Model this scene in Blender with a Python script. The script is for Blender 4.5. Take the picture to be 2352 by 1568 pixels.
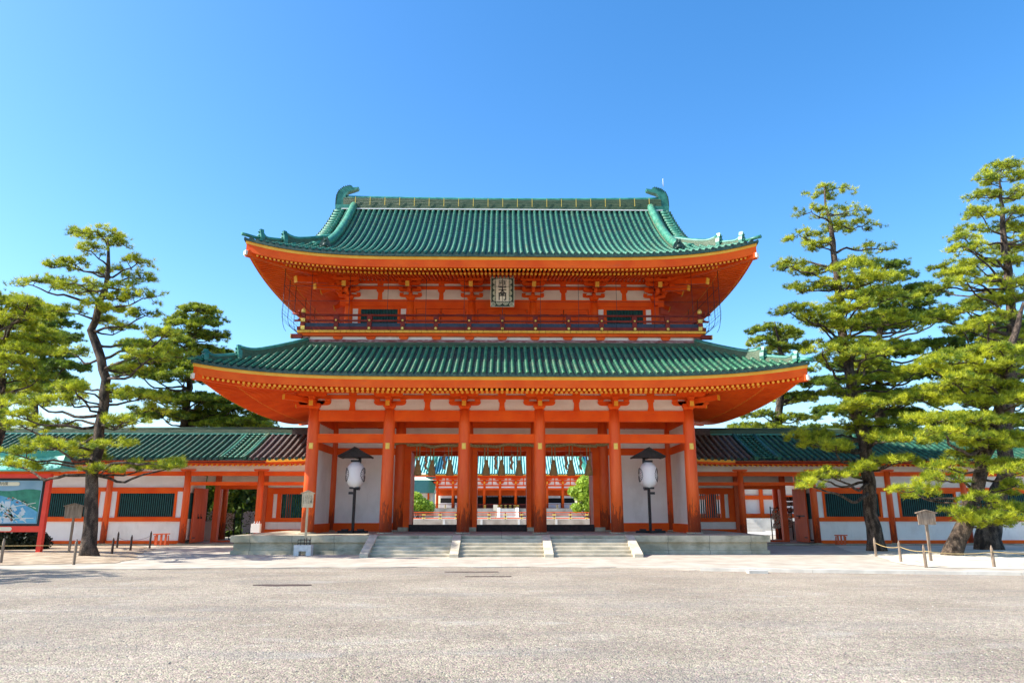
import bpy, bmesh, math, random
import numpy as np
from math import sin, cos, pi, radians as R
from mathutils import Vector
random.seed(7)
scene = bpy.context.scene
for o in list(bpy.data.objects): bpy.data.objects.remove(o)
C = scene.collection

# ---------------------------------------------------------------- camera
cam = bpy.data.cameras.new('camera'); camo = bpy.data.objects.new('camera', cam); C.objects.link(camo)
camo.location = (0, 0, 1.9)
camo.rotation_euler = (R(90 + 13.44), 0, R(-0.805))
cam.sensor_width = 36; cam.lens = 36 * 1636 / 2352
cam.clip_start = 0.1; cam.clip_end = 6000
scene.camera = camo

# ---------------------------------------------------------------- light
SUN = Vector((-1.12, -0.15, 1.0)).normalized()
elev = math.asin(SUN.z); azim = math.atan2(SUN.x, SUN.y)
w = bpy.data.worlds.new('World'); scene.world = w; w.use_nodes = True
nt = w.node_tree; bg = nt.nodes['Background']
sky = nt.nodes.new('ShaderNodeTexSky'); sky.sky_type = 'NISHITA'; sky.sun_disc = False
sky.sun_elevation = elev; sky.sun_rotation = azim
sky.air_density = 1.0; sky.dust_density = 0.9; sky.ozone_density = 2.0; sky.altitude = 50
hs = nt.nodes.new('ShaderNodeHueSaturation'); hs.inputs['Saturation'].default_value = 1.34; hs.inputs['Hue'].default_value = 0.500
nt.links.new(sky.outputs[0], hs.inputs['Color']); nt.links.new(hs.outputs[0], bg.inputs[0])
bg.inputs[1].default_value = 0.125
sl = bpy.data.lights.new('sun', 'SUN'); sl.energy = 3.9; sl.angle = R(0.5); sl.color = (1, 0.95, 0.86)
so = bpy.data.objects.new('sun', sl); C.objects.link(so); so.location = (-60, 0, 60)
so.rotation_euler = SUN.to_track_quat('Z', 'Y').to_euler()
scene.view_settings.view_transform = 'Standard'; scene.view_settings.look = 'None'
scene.view_settings.exposure = 1.36; scene.view_settings.gamma = 1

# ---------------------------------------------------------------- materials
def lin(*c): return (c[0], c[1], c[2], 1)
def mat(name, c1, c2=None, scale=3.0, rough=0.6, stretch=(1, 1, 1), bump=0.0, bscale=None, detail=6, spec=0.4, sharp=(0.35, 0.65), metal=0.0, coord='Object'):
    m = bpy.data.materials.new(name); m.use_nodes = True
    n = m.node_tree.nodes; l = m.node_tree.links; b = n['Principled BSDF']
    b.inputs['Roughness'].default_value = rough; b.inputs['Specular IOR Level'].default_value = spec
    b.inputs['Metallic'].default_value = metal
    tc = n.new('ShaderNodeTexCoord'); mp = n.new('ShaderNodeMapping'); mp.inputs['Scale'].default_value = stretch
    l.new(tc.outputs[coord], mp.inputs['Vector'])
    no = n.new('ShaderNodeTexNoise'); no.inputs['Scale'].default_value = scale; no.inputs['Detail'].default_value = detail
    l.new(mp.outputs[0], no.inputs['Vector'])
    rp = n.new('ShaderNodeValToRGB'); rp.color_ramp.elements[0].position = sharp[0]; rp.color_ramp.elements[1].position = sharp[1]
    rp.color_ramp.elements[0].color = lin(*c1); rp.color_ramp.elements[1].color = lin(*(c2 or c1))
    l.new(no.outputs[0], rp.inputs[0]); l.new(rp.outputs[0], b.inputs['Base Color'])
    if bump:
        bn = n.new('ShaderNodeTexNoise'); bn.inputs['Scale'].default_value = bscale or scale * 4; bn.inputs['Detail'].default_value = 5
        l.new(mp.outputs[0], bn.inputs['Vector'])
        bu = n.new('ShaderNodeBump'); bu.inputs['Strength'].default_value = bump; bu.inputs['Distance'].default_value = 0.05
        l.new(bn.outputs[0], bu.inputs['Height']); l.new(bu.outputs[0], b.inputs['Normal'])
    m['rp'] = 1
    return m
def mixmask(m, color, build):
    """lay a second colour over a material where the mask socket made by build(nodes, links, texcoord) is 1"""
    n = m.node_tree.nodes; l = m.node_tree.links; b = n['Principled BSDF']
    src = b.inputs['Base Color'].links[0].from_socket
    mx = n.new('ShaderNodeMix'); mx.data_type = 'RGBA'
    l.new(src, mx.inputs[6]); mx.inputs[7].default_value = lin(*color)
    tc = n.new('ShaderNodeTexCoord')
    l.new(build(n, l, tc), mx.inputs[0]); l.new(mx.outputs[2], b.inputs['Base Color'])
def math_node(n, l, op, a, b=None, clamp=False):
    k = n.new('ShaderNodeMath'); k.operation = op; k.use_clamp = clamp
    for i, v in enumerate((a, b)):
        if v is None: continue
        if isinstance(v, (int, float)): k.inputs[i].default_value = v
        else: l.new(v, k.inputs[i])
    return k.outputs[0]
def noise(n, l, tc, scale, stretch=(1, 1, 1), detail=5, rough=0.5):
    mp = n.new('ShaderNodeMapping'); mp.inputs['Scale'].default_value = stretch; l.new(tc.outputs['Object'], mp.inputs['Vector'])
    k = n.new('ShaderNodeTexNoise'); k.inputs['Scale'].default_value = scale; k.inputs['Detail'].default_value = detail; k.inputs['Roughness'].default_value = rough
    l.new(mp.outputs[0], k.inputs['Vector']); return k.outputs[0]
def ramp(n, l, s, a, b):
    k = n.new('ShaderNodeMapRange'); k.inputs['From Min'].default_value = a; k.inputs['From Max'].default_value = b
    l.new(s, k.inputs['Value']); return k.outputs[0]

VERM = mat('vermilion_paint', (0.78, 0.080, 0.004), (0.90, 0.125, 0.008), 0.9, 0.6, spec=0.2, bump=0.05, bscale=30)
DOOR = mat('vermilion_door_paint', (0.60, 0.085, 0.02), (0.70, 0.12, 0.03), 2.0, 0.6, (4, 4, 0.6), bump=0.1)
COLM = mat('vermilion_column_paint', (0.74, 0.085, 0.010), (0.86, 0.13, 0.016), 1.1, 0.5, (3, 3, 0.5), bump=0.08, bscale=20)
def _worn(n, l, tc):
    sx = n.new('ShaderNodeSeparateXYZ'); l.new(tc.outputs['Object'], sx.inputs[0])
    h = ramp(n, l, sx.outputs['Z'], 2.3, 0.0)
    return math_node(n, l, 'MULTIPLY', math_node(n, l, 'GREATER_THAN', math_node(n, l, 'ADD', math_node(n, l, 'MULTIPLY', h, 0.42), noise(n, l, tc, 3.5, (3, 3, 0.5), 8, 0.7)), 0.74), 0.72)
mixmask(COLM, (0.20, 0.035, 0.018), _worn)
def _scr(n, l, tc):
    sx = n.new('ShaderNodeSeparateXYZ'); l.new(tc.outputs['Object'], sx.inputs[0])
    h = ramp(n, l, sx.outputs['Z'], 2.0, 0.1)
    return math_node(n, l, 'MULTIPLY', math_node(n, l, 'GREATER_THAN', math_node(n, l, 'ADD', math_node(n, l, 'MULTIPLY', h, 0.12), noise(n, l, tc, 9, (3, 3, 0.35), 8, 0.8)), 0.72), 0.7)
mixmask(COLM, (0.55, 0.40, 0.30), _scr)
OCHRE = mat('ochre_paint', (0.82, 0.36, 0.02), (0.90, 0.46, 0.04), 2.0, 0.5)
GOLD = mat('gilt_metal', (0.80, 0.50, 0.08), (0.90, 0.62, 0.14), 5, 0.38, metal=0.35)
PLAST = mat('white_plaster', (0.82, 0.76, 0.70), (0.90, 0.85, 0.79), 0.8, 0.85, bump=0.03, bscale=25)
CREAM = mat('aged_plaster', (0.72, 0.63, 0.53), (0.82, 0.75, 0.66), 0.9, 0.85, (1, 1, 3))
LATT = mat('dark_green_lattice_paint', (0.012, 0.085, 0.085), (0.02, 0.12, 0.115), 4, 0.5)
DARK = mat('dark_wood_and_shade', (0.012, 0.010, 0.010), (0.025, 0.02, 0.02), 4, 0.8)
MAROON = mat('maroon_lacquer', (0.16, 0.018, 0.012), (0.24, 0.032, 0.018), 3, 0.6, spec=0.2)
SLATE = mat('slate_blue_panel', (0.02, 0.028, 0.045), (0.035, 0.045, 0.07), 5, 0.5)
MOSSY = mat('weathered_maroon_beam', (0.22, 0.045, 0.04), (0.50, 0.34, 0.30), 9, 0.8, (0.5, 1, 3), sharp=(0.45, 0.7))
BARREL = mat('green_glazed_barrel_tile', (0.018, 0.16, 0.10), (0.09, 0.32, 0.21), 5, 0.5, (1, 1, 1), bump=0.12, bscale=14, spec=0.32, sharp=(0.3, 0.7))
PAN = mat('shade_dark_pan_tile', (0.008, 0.035, 0.03), (0.022, 0.08, 0.062), 5, 0.4, spec=0.5, sharp=(0.3, 0.7))  # green darkened in the colour for the shadow between the barrels
LBARREL = mat('deep_green_barrel_tile', (0.008, 0.10, 0.045), (0.055, 0.24, 0.105), 4, 0.42, (1, 1, 1), bump=0.12, bscale=14, spec=0.4, sharp=(0.3, 0.7))
TEDGE = mat('dark_green_eave_tile', (0.012, 0.035, 0.028), (0.04, 0.09, 0.06), 8, 0.5)
RIDGE = mat('layered_ridge_tile', (0.02, 0.07, 0.035), (0.09, 0.13, 0.065), 4, 0.5, (0.4, 2, 14), bump=0.5, bscale=7, sharp=(0.35, 0.6))
CBARREL = mat('shade_dark_corridor_tile', (0.008, 0.075, 0.05), (0.05, 0.21, 0.13), 3, 0.5, bump=0.12, bscale=14, spec=0.35, sharp=(0.3, 0.7))  # barrel green with the corridor roof's shade put into the colour
def weathered(m, col, amt, sc, st, lo=0.52, hi=0.66):
    mixmask(m, col, lambda n, l, tc: math_node(n, l, 'MULTIPLY', ramp(n, l, noise(n, l, tc, sc, st, 7, 0.65), lo, hi), amt))
SHIBI = mat('verdigris_ornament', (0.018, 0.13, 0.09), (0.06, 0.26, 0.19), 3, 0.42, spec=0.4)
BRTILE = mat('brown_barrel_tile', (0.10, 0.075, 0.07), (0.22, 0.175, 0.15), 5, 0.6, bump=0.12, bscale=14)
BRPAN = mat('brown_pan_tile', (0.07, 0.045, 0.045), (0.14, 0.09, 0.08), 5, 0.6)
STONE = mat('grey_green_stone', (0.31, 0.275, 0.185), (0.50, 0.44, 0.32), 1.6, 0.85, bump=0.15, bscale=18)
STEPST = mat('pale_step_stone', (0.44, 0.39, 0.29), (0.62, 0.55, 0.42), 2.2, 0.85, bump=0.12, bscale=18)
BLACK = mat('black_iron', (0.012, 0.010, 0.012), (0.03, 0.024, 0.022), 8, 0.5)
BLACKW = mat('charred_wood', (0.014, 0.010, 0.009), (0.035, 0.024, 0.02), 6, 0.7)
PAPER = mat('white_lantern_paper', (0.88, 0.85, 0.82), (0.92, 0.90, 0.87), 2, 0.7)
OLDWOOD = mat('weathered_timber', (0.14, 0.10, 0.07), (0.30, 0.225, 0.16), 3, 0.85, (6, 6, 0.7), bump=0.3)
PALEWD = mat('pale_board_wood', (0.50, 0.36, 0.20), (0.66, 0.52, 0.34), 3, 0.75, (4, 4, 0.6), bump=0.1)
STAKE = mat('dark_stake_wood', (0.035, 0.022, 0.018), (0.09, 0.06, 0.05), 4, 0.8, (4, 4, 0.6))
ROPE = mat('straw_rope', (0.30, 0.21, 0.08), (0.52, 0.40, 0.18), 9, 0.9, (1, 4, 1), bump=0.4)
TASSEL = mat('dry_straw_tassel', (0.34, 0.21, 0.08), (0.52, 0.36, 0.16), 16, 0.9, (6, 6, 0.5), bump=0.5)
BRPAPER = mat('browned_paper', (0.38, 0.20, 0.11), (0.46, 0.26, 0.15), 4, 0.8)
INK = mat('black_ink', (0.012, 0.012, 0.012), None, 3, 0.6)
REDPOST = mat('red_post_paint', (0.72, 0.03, 0.012), (0.80, 0.05, 0.02), 2, 0.4)
TEALM = mat('teal_metal_sheet', (0.06, 0.42, 0.34), (0.12, 0.52, 0.43), 2, 0.35, (0.5, 4, 1))
WIRE = mat('dark_wire', (0.02, 0.02, 0.03), None, 3, 0.5)
for m_ in (BARREL, LBARREL, CBARREL): weathered(m_, (0.16, 0.17, 0.09), 0.55, 1.4, (2.2, 0.5, 1)); weathered(m_, (0.02, 0.07, 0.05), 0.6, 6.0, (1, 1.6, 1), 0.54, 0.6)
for m_ in (PLAST, CREAM): weathered(m_, (0.50, 0.45, 0.38), 0.35, 1.1, (1, 1, 0.6), 0.5, 0.75)
for m_ in (PLAST, CREAM): weathered(m_, (0.42, 0.38, 0.33), 0.28, 2.0, (5, 5, 0.4), 0.60, 0.74)
weathered(VERM, (0.38, 0.05, 0.015), 0.45, 3.0, (0.5, 0.5, 4), 0.60, 0.72)
weathered(COLM, (0.90, 0.28, 0.10), 0.35, 4.0, (4, 4, 0.3), 0.58, 0.7)
weathered(VERM, (0.60, 0.10, 0.03), 0.5, 2.2, (0.6, 1, 3), 0.56, 0.7)
weathered(STONE, (0.13, 0.14, 0.09), 0.6, 1.3, (1, 1, 2.5), 0.52, 0.68)
weathered(STEPST, (0.22, 0.21, 0.15), 0.5, 1.6, (0.6, 1, 4), 0.54, 0.68)

# ---------------------------------------------------------------- mesh helpers
class MB:
    def __init__(s): s.v = []; s.f = []; s.m = []; s.sm = []
    def face(s, idx, m=0, sm=False): s.f.append(tuple(idx)); s.m.append(m); s.sm.append(sm)
    def add(s, vs): k = len(s.v); s.v.extend([tuple(p) for p in vs]); return k
    def box(s, x0, x1, y0, y1, z0, z1, m=0):
        if x0 > x1: x0, x1 = x1, x0
        if y0 > y1: y0, y1 = y1, y0
        k = s.add([(x0, y0, z0), (x1, y0, z0), (x1, y1, z0), (x0, y1, z0), (x0, y0, z1), (x1, y0, z1), (x1, y1, z1), (x0, y1, z1)])
        for q in ((0, 3, 2, 1), (4, 5, 6, 7), (0, 1, 5, 4), (1, 2, 6, 5), (2, 3, 7, 6), (3, 0, 4, 7)): s.face([k + i for i in q], m)
        return s
    def beam(s, p, q, wd, h, m=0, up=(0, 0, 1), cap=None):
        p = Vector(p); q = Vector(q); d = (q - p).normalized(); up = Vector(up)
        if abs(d.dot(up)) > 0.95: up = Vector((0, 1, 0))
        r = d.cross(up).normalized(); u = r.cross(d).normalized()
        vs = []
        for c in (p, q):
            for a, b in ((-1, -1), (1, -1), (1, 1), (-1, 1)): vs.append(c + r * a * wd / 2 + u * b * h / 2)
        k = s.add(vs)
        s.face([k + i for i in (0, 1, 2, 3)], m if cap is None else cap); s.face([k + i for i in (7, 6, 5, 4)], m)
        for i in range(4): s.face([k + i, k + 4 + i, k + 4 + (i + 1) % 4, k + (i + 1) % 4], m)
        return s
    def tube(s, pts, rs, n=8, m=0, caps=True, sm=True, capm=None):
        pts = [Vector(p) for p in pts]
        if not hasattr(rs, '__len__'): rs = [rs] * len(pts)
        prev = None; rings = []
        for i, p in enumerate(pts):
            a = pts[max(i - 1, 0)]; b = pts[min(i + 1, len(pts) - 1)]; d = (b - a).normalized()
            if prev is None:
                r = d.cross(Vector((0, 0, 1)) if abs(d.z) < 0.9 else Vector((0, 1, 0))).normalized()
            else: r = (prev - d * prev.dot(d)).normalized()
            prev = r; u = d.cross(r)
            rings.append(s.add([p + (r * cos(2 * pi * j / n) + u * sin(2 * pi * j / n)) * rs[i] for j in range(n)]))
        for i in range(len(pts) - 1):
            for j in range(n):
                s.face((rings[i] + j, rings[i] + (j + 1) % n, rings[i + 1] + (j + 1) % n, rings[i + 1] + j), m, sm)
        if caps:
            cm = m if capm is None else capm
            s.face([rings[0] + j for j in range(n)][::-1], cm); s.face([rings[-1] + j for j in range(n)], cm)
        return s
    def lathe(s, cx, cy, prof, n=16, m=0, sm=True):
        rings = [s.add([(cx + r * cos(2 * pi * j / n), cy + r * sin(2 * pi * j / n), z) for j in range(n)]) for r, z in prof]
        for i in range(len(prof) - 1):
            for j in range(n): s.face((rings[i] + j, rings[i] + (j + 1) % n, rings[i + 1] + (j + 1) % n, rings[i + 1] + j), m, sm)
        s.face([rings[0] + j for j in range(n)][::-1], m); s.face([rings[-1] + j for j in range(n)], m)
        return s
    def prism(s, poly, axis, a, b, m=0):
        """poly of 2D points; axis 'x': (y,z) extruded in x; 'y': (x,z); 'z': (x,y)"""
        def P(p, t): return {'x': (t, p[0], p[1]), 'y': (p[0], t, p[1]), 'z': (p[0], p[1], t)}[axis]
        n = len(poly); k = s.add([P(p, a) for p in poly] + [P(p, b) for p in poly])
        s.face([k + i for i in range(n)], m); s.face([k + n + i for i in range(n)][::-1], m)
        for i in range(n): s.face((k + i, k + n + i, k + n + (i + 1) % n, k + (i + 1) % n), m)
        return s
    def sheet(s, rows, m=0, sm=True, closed=False):
        nr = len(rows); nc = len(rows[0]); k = s.add([p for r in rows for p in r])
        for i in range(nr - 1):
            for j in range(nc - (0 if closed else 1)):
                j2 = (j + 1) % nc
                s.face((k + i * nc + j, k + i * nc + j2, k + (i + 1) * nc + j2, k + (i + 1) * nc + j), m, sm)
        return s
    def build(s, name, mats, parent=None, fix=True):
        me = bpy.data.meshes.new(name)
        org = wloc(parent) if parent is not None else Vector((0, 0, 0))
        me.from_pydata([(p[0] - org[0], p[1] - org[1], p[2] - org[2]) for p in s.v], [], s.f)
        if not isinstance(mats, (list, tuple)): mats = [mats]
        for m in mats: me.materials.append(m)
        me.polygons.foreach_set('material_index', s.m); me.polygons.foreach_set('use_smooth', s.sm)
        if fix:
            bm = bmesh.new(); bm.from_mesh(me); bmesh.ops.recalc_face_normals(bm, faces=bm.faces); bm.to_mesh(me); bm.free()
        me.update()
        o = bpy.data.objects.new(name, me); C.objects.link(o)
        if parent is not None: o.parent = parent
        return o
def wloc(o):
    v = Vector((0, 0, 0))
    while o is not None: v += o.location; o = o.parent
    return v
def thing(name, label, cat, loc=(0, 0, 0), group=None, rotz=0):
    o = bpy.data.objects.new(name, None); C.objects.link(o); o.location = loc; o.rotation_euler = (0, 0, rotz)
    o.empty_display_size = 0.3
    o['label'] = label; o['category'] = cat
    if group: o['group'] = group
    return o
def tag(o, label, cat, group=None):
    o['label'] = label; o['category'] = cat
    if group: o['group'] = group
    return o
def structure(o, kind='structure'): o['kind'] = kind; return o
def copy_tree(o, parent=None):
    c = o.copy(); C.objects.link(c); c.parent = parent
    for ch in list(o.children): copy_tree(ch, c)
    return c
def text_mesh(name, body, size, loc, rot, material, parent, depth=0.004, bold=0.0, sx=1.0, align='CENTER'):
    cu = bpy.data.curves.new(name, 'FONT'); cu.body = body; cu.size = size; cu.extrude = depth; cu.offset = bold
    cu.align_x = align; cu.align_y = 'CENTER'
    t = bpy.data.objects.new(name, cu); C.objects.link(t)
    bpy.context.view_layer.update()
    me = bpy.data.meshes.new_from_object(t.evaluated_get(bpy.context.evaluated_depsgraph_get()))
    bpy.data.objects.remove(t)
    o = bpy.data.objects.new(name, me); C.objects.link(o); me.materials.clear(); me.materials.append(material)
    o.parent = parent; o.location = Vector(loc) - wloc(parent); o.rotation_euler = rot; o.scale = (sx, 1, 1)
    return o

# ---------------------------------------------------------------- ground
def grid_sheet(poly_rows, z): pass
GRAVEL = mat('pale_gravel', (0.255, 0.214, 0.165), (0.335, 0.287, 0.225), 0.35, 0.95)
def gravel_nodes(m):
    n = m.node_tree.nodes; l = m.node_tree.links; b = n['Principled BSDF']
    tc = n.new('ShaderNodeTexCoord')
    vo = n.new('ShaderNodeTexVoronoi'); vo.inputs['Scale'].default_value = 42; l.new(tc.outputs['Object'], vo.inputs['Vector'])
    v2 = n.new('ShaderNodeTexVoronoi'); v2.inputs['Scale'].default_value = 13; l.new(tc.outputs['Object'], v2.inputs['Vector'])
    src = b.inputs['Base Color'].links[0].from_socket
    sep = n.new('ShaderNodeSeparateColor'); l.new(vo.outputs['Color'], sep.inputs[0])
    s2 = n.new('ShaderNodeSeparateColor'); l.new(v2.outputs['Color'], s2.inputs[0])
    a = ramp(n, l, sep.outputs[0], 0, 1); a.node.inputs['To Min'].default_value = 0.66; a.node.inputs['To Max'].default_value = 1.34
    a2 = ramp(n, l, s2.outputs[0], 0, 1); a2.node.inputs['To Min'].default_value = 0.82; a2.node.inputs['To Max'].default_value = 1.18
    mu = n.new('ShaderNodeMix'); mu.data_type = 'RGBA'; mu.blend_type = 'MULTIPLY'; mu.inputs[0].default_value = 1
    l.new(src, mu.inputs[6]); l.new(math_node(n, l, 'MULTIPLY', a, a2), mu.inputs[7])
    hue = n.new('ShaderNodeHueSaturation'); hue.inputs['Saturation'].default_value = 1.1
    l.new(math_node(n, l, 'ADD', math_node(n, l, 'MULTIPLY', sep.outputs[1], 0.12), 0.44), hue.inputs['Hue'])
    l.new(mu.outputs[2], hue.inputs['Color']); l.new(hue.outputs[0], b.inputs['Base Color'])
    bu = n.new('ShaderNodeBump'); bu.inputs['Strength'].default_value = 0.6; bu.inputs['Distance'].default_value = 0.03; bu.invert = True
    l.new(math_node(n, l, 'ADD', vo.outputs['Distance'], math_node(n, l, 'MULTIPLY', v2.outputs['Distance'], 0.6)), bu.inputs['Height']); l.new(bu.outputs[0], b.inputs['Normal'])
gravel_nodes(GRAVEL)
def _sand(n, l, tc):
    sx = n.new('ShaderNodeSeparateXYZ'); l.new(tc.outputs['Object'], sx.inputs[0])
    h = math_node(n, l, 'ADD', math_node(n, l, 'MULTIPLY', sx.outputs['X'], 0.03), math_node(n, l, 'MULTIPLY', sx.outputs['Y'], 0.03))
    return math_node(n, l, 'MULTIPLY', ramp(n, l, math_node(n, l, 'ADD', h, noise(n, l, tc, 0.5, (0.6, 1, 1), 6)), 1.1, 1.6), 0.35)
mixmask(GRAVEL, (0.40, 0.32, 0.235), _sand)
def _trk(n, l, tc):
    return math_node(n, l, 'MULTIPLY', ramp(n, l, noise(n, l, tc, 0.55, (0.35, 1.6, 1), 6, 0.6), 0.50, 0.66), 0.38)
mixmask(GRAVEL, (0.17, 0.16, 0.15), _trk)
def _pl(n, l, tc):
    return math_node(n, l, 'MULTIPLY', ramp(n, l, noise(n, l, tc, 0.9, (0.5, 1.3, 1), 7, 0.65), 0.56, 0.70), 0.5)
mixmask(GRAVEL, (0.40, 0.37, 0.32), _pl)
g = MB(); g.sheet([[(x, y, 0) for x in (-3000, -60, -20, 0, 20, 60, 3000)] for y in (-3000, 0, 15, 30, 60, 3000)], sm=False)
structure(g.build('gravel_ground', GRAVEL))

PAVE = mat('pale_paving_stone', (0.36, 0.31, 0.245), (0.49, 0.44, 0.36), 1.2, 0.9, bump=0.1, bscale=20)
def pave_nodes(m, sc=1.0, col=(0.30, 0.26, 0.22)):
    def f(n, l, tc):
        br = n.new('ShaderNodeTexBrick'); br.inputs['Scale'].default_value = sc; br.inputs['Mortar Size'].default_value = 0.012
        br.inputs['Brick Width'].default_value = 1.1; br.inputs['Row Height'].default_value = 0.75
        l.new(tc.outputs['Object'], br.inputs['Vector'])
        return math_node(n, l, 'MULTIPLY', br.outputs['Fac'], 0.6)
    mixmask(m, col, f)
pave_nodes(PAVE)
weathered(PAVE, (0.26, 0.22, 0.17), 0.45, 0.9, (0.5, 1.4, 1), 0.52, 0.7)
# front edge of the paved terrace (x, y): it swings nearer on the right, with a low kerb there
EDGE = [(-60, 24.6), (-17, 25.2), (-12, 25.5), (-8, 25.9), (-4, 26.1), (0, 26.2), (4, 25.9), (7, 24.6), (10, 24.0), (16, 22.9), (30, 20.6), (60, 16.5)]
def strip_sheet(mb, edge, yback, z0, z1):
    rows = [[(x, y, z0 - 0.10) for x, y in edge], [(x, y, z0) for x, y in edge], [(x, y + (yback - y) * 0.5, z0 + (z1 - z0) * 0.5) for x, y in edge], [(x, yback, z1) for x, y in edge]]
    mb.sheet(rows, sm=False)
p = MB(); strip_sheet(p, [(x, y + 0.12 * sin(x * 1.7)) if x < 7 else (x, y) for x, y in [(EDGE[i][0] + (EDGE[i + 1][0] - EDGE[i][0]) * t, EDGE[i][1] + (EDGE[i + 1][1] - EDGE[i][1]) * t) for i in range(len(EDGE) - 1) for t in (0, .25, .5, .75)] + [EDGE[-1]]], 60, 0.025, 0.045)
structure(p.build('pavement', PAVE))
KERBM = mat('kerb_stone', (0.46, 0.42, 0.36), (0.62, 0.58, 0.50), 1.5, 0.9, bump=0.15)
KE = [(6.6, 24.7), (10, 23.9), (16, 22.8), (30, 20.5), (60, 16.4)]
kb = MB()
for i in range(len(KE) - 1):
    (x0, y0), (x1, y1) = KE[i], KE[i + 1]; L = math.hypot(x1 - x0, y1 - y0); nn = max(1, int(L / 1.4))
    for j in range(nn):
        a = j / nn + 0.0006; b = (j + 1) / nn - 0.0006
        kb.beam((x0 + (x1 - x0) * a, y0 + (y1 - y0) * a, 0.02), (x0 + (x1 - x0) * b, y0 + (y1 - y0) * b, 0.02), 0.16, 0.17)
structure(kb.build('kerb', KERBM))
SOIL = mat('dry_soil', (0.24, 0.175, 0.115), (0.46, 0.36, 0.25), 1.8, 0.95, (1, 1, 1), bump=0.5, bscale=9)
SAND = mat('packed_sand', (0.52, 0.45, 0.34), (0.66, 0.60, 0.48), 0.9, 0.95, (1, 1, 1), bump=0.2, bscale=9)
def blob(pts, z, name, m, h=0.12):
    mb = MB(); cx = sum(p[0] for p in pts) / len(pts); cy = sum(p[1] for p in pts) / len(pts)
    dense = []
    for i in range(len(pts)):
        a, b = pts[i], pts[(i + 1) % len(pts)]
        for t in (0, .2, .4, .6, .8):
            dense.append((a[0] + (b[0] - a[0]) * t + random.uniform(-.12, .12), a[1] + (b[1] - a[1]) * t + random.uniform(-.12, .12)))
    rows = []
    for s_, hh in ((1, 0), (0.93, 0.5), (0.7, 0.8), (0.35, 1.0), (0.02, 1.0)):
        rows.append([(cx + (x - cx) * s_, cy + (y - cy) * s_, z + h * hh + random.uniform(-.01, .01) * hh) for x, y in dense])
    mb.sheet(rows, closed=True); return structure(mb.build(name, m))
blob([(-40, 27.3), (-17.6, 27.2), (-14.6, 28.2), (-14.8, 30.5), (-16.6, 34), (-17.6, 38), (-20, 41.6), (-40, 42)], 0.04, 'planting_bed', SOIL, 0.10)
blob([(16.0, 31.2), (14.9, 28.2), (14.9, 25.6), (17.2, 24.9), (40, 22.5), (40, 42), (19, 41.8), (17, 36)], 0.04, 'sand_bed', SAND, 0.06)
COURT = mat('courtyard_sand', (0.42, 0.39, 0.34), (0.54, 0.51, 0.45), 0.3, 0.95, bump=0.1, bscale=8)
c_ = MB(); c_.sheet([[(x, y, 0.06) for x in (-120, -40, 0, 40, 120)] for y in (60.2, 90, 130, 400)], sm=False)
structure(c_.build('courtyard_ground', COURT))

# loose larger stones scattered on the gravel, nearest the camera
rs_ = np.random.default_rng(77); nst = 2600
ys = 7.5 + 17 * rs_.uniform(0, 1, nst) ** 1.3; xs_ = rs_.uniform(-0.8, 0.8, nst) * ys; rr_ = rs_.uniform(0.008, 0.022, nst)
oc = np.array([(1, 0, 0), (0, 1, 0), (-1, 0, 0), (0, -1, 0), (0, 0, .55), (0, 0, -.2)]); Vs = []; Fs = []
for i in range(nst):
    k = len(Vs); an = rs_.uniform(0, 3); el = rs_.uniform(0.6, 1.2)
    for q in oc: Vs.append((xs_[i] + rr_[i] * (q[0] * cos(an) - q[1] * el * sin(an)), ys[i] + rr_[i] * (q[0] * sin(an) + q[1] * el * cos(an)), 0.004 + rr_[i] * q[2]))
    for j in range(4): Fs.append((k + j, k + (j + 1) % 4, k + 4))
pm = bpy.data.meshes.new('loose_pebbles'); pm.from_pydata(Vs, [], Fs); pm.materials.append(mat('pebble_stone', (0.12, 0.11, 0.10), (0.46, 0.42, 0.36), 9, 0.9, sharp=(0.4, 0.6))); po_ = bpy.data.objects.new('loose_pebbles', pm); C.objects.link(po_); po_['kind'] = 'stuff'
tag(po_, 'loose larger pebbles scattered over the gravel forecourt', 'pebbles')
# ---------------------------------------------------------------- platform
JOINT = (0.12, 0.12, 0.10)
def stone_joints(m, w_, h_):
    def f(n, l, tc):
        mp = n.new('ShaderNodeMapping'); mp.inputs['Rotation'].default_value = (R(90), 0, 0); l.new(tc.outputs['Object'], mp.inputs['Vector'])
        br = n.new('ShaderNodeTexBrick'); br.inputs['Scale'].default_value = 1; br.inputs['Mortar Size'].default_value = 0.016
        br.inputs['Brick Width'].default_value = w_; br.inputs['Row Height'].default_value = h_; l.new(mp.outputs[0], br.inputs['Vector'])
        return math_node(n, l, 'MULTIPLY', br.outputs['Fac'], 0.7)
    mixmask(m, JOINT, f)
stone_joints(STONE, 1.9, 5)
PZ = 0.855
plat = thing('stone_platform', 'low grey stone platform with steps under the two-storey vermilion gate', 'platform', (0, 40.8, 0))
b = MB(); b.box(-12.28, 12.28, 33.6, 48.0, 0.56, PZ); b.build('top_slab', STONE, plat)
b = MB(); b.box(-12.16, 12.16, 33.72, 47.88, 0.2, 0.558); b.build('wall', STONE, plat)
b = MB(); b.box(-12.24, 12.24, 33.62, 47.98, -0.05, 0.198); b.build('plinth', STONE, plat)
ST = [-5.82, -2.02, 2.02, 5.82]
nstep = 6
for i in range(3):
    x0 = ST[i] + 0.19; x1 = ST[i + 1] - 0.19; b = MB()
    for k in range(nstep - 1):
        zt = PZ * (nstep - 1 - k) / nstep
        b.box(x0, x1, 33.6 - 0.36 * (k + 1), 33.598 - 0.36 * k, -0.02, zt - 0.0)
        b.box(x0, x1, 33.6 - 0.36 * (k + 1) - 0.02, 33.6 - 0.36 * (k + 1) - 0.001, zt - 0.055, zt - 0.002)
    b.build('stair_flight', STEPST, plat)
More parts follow.
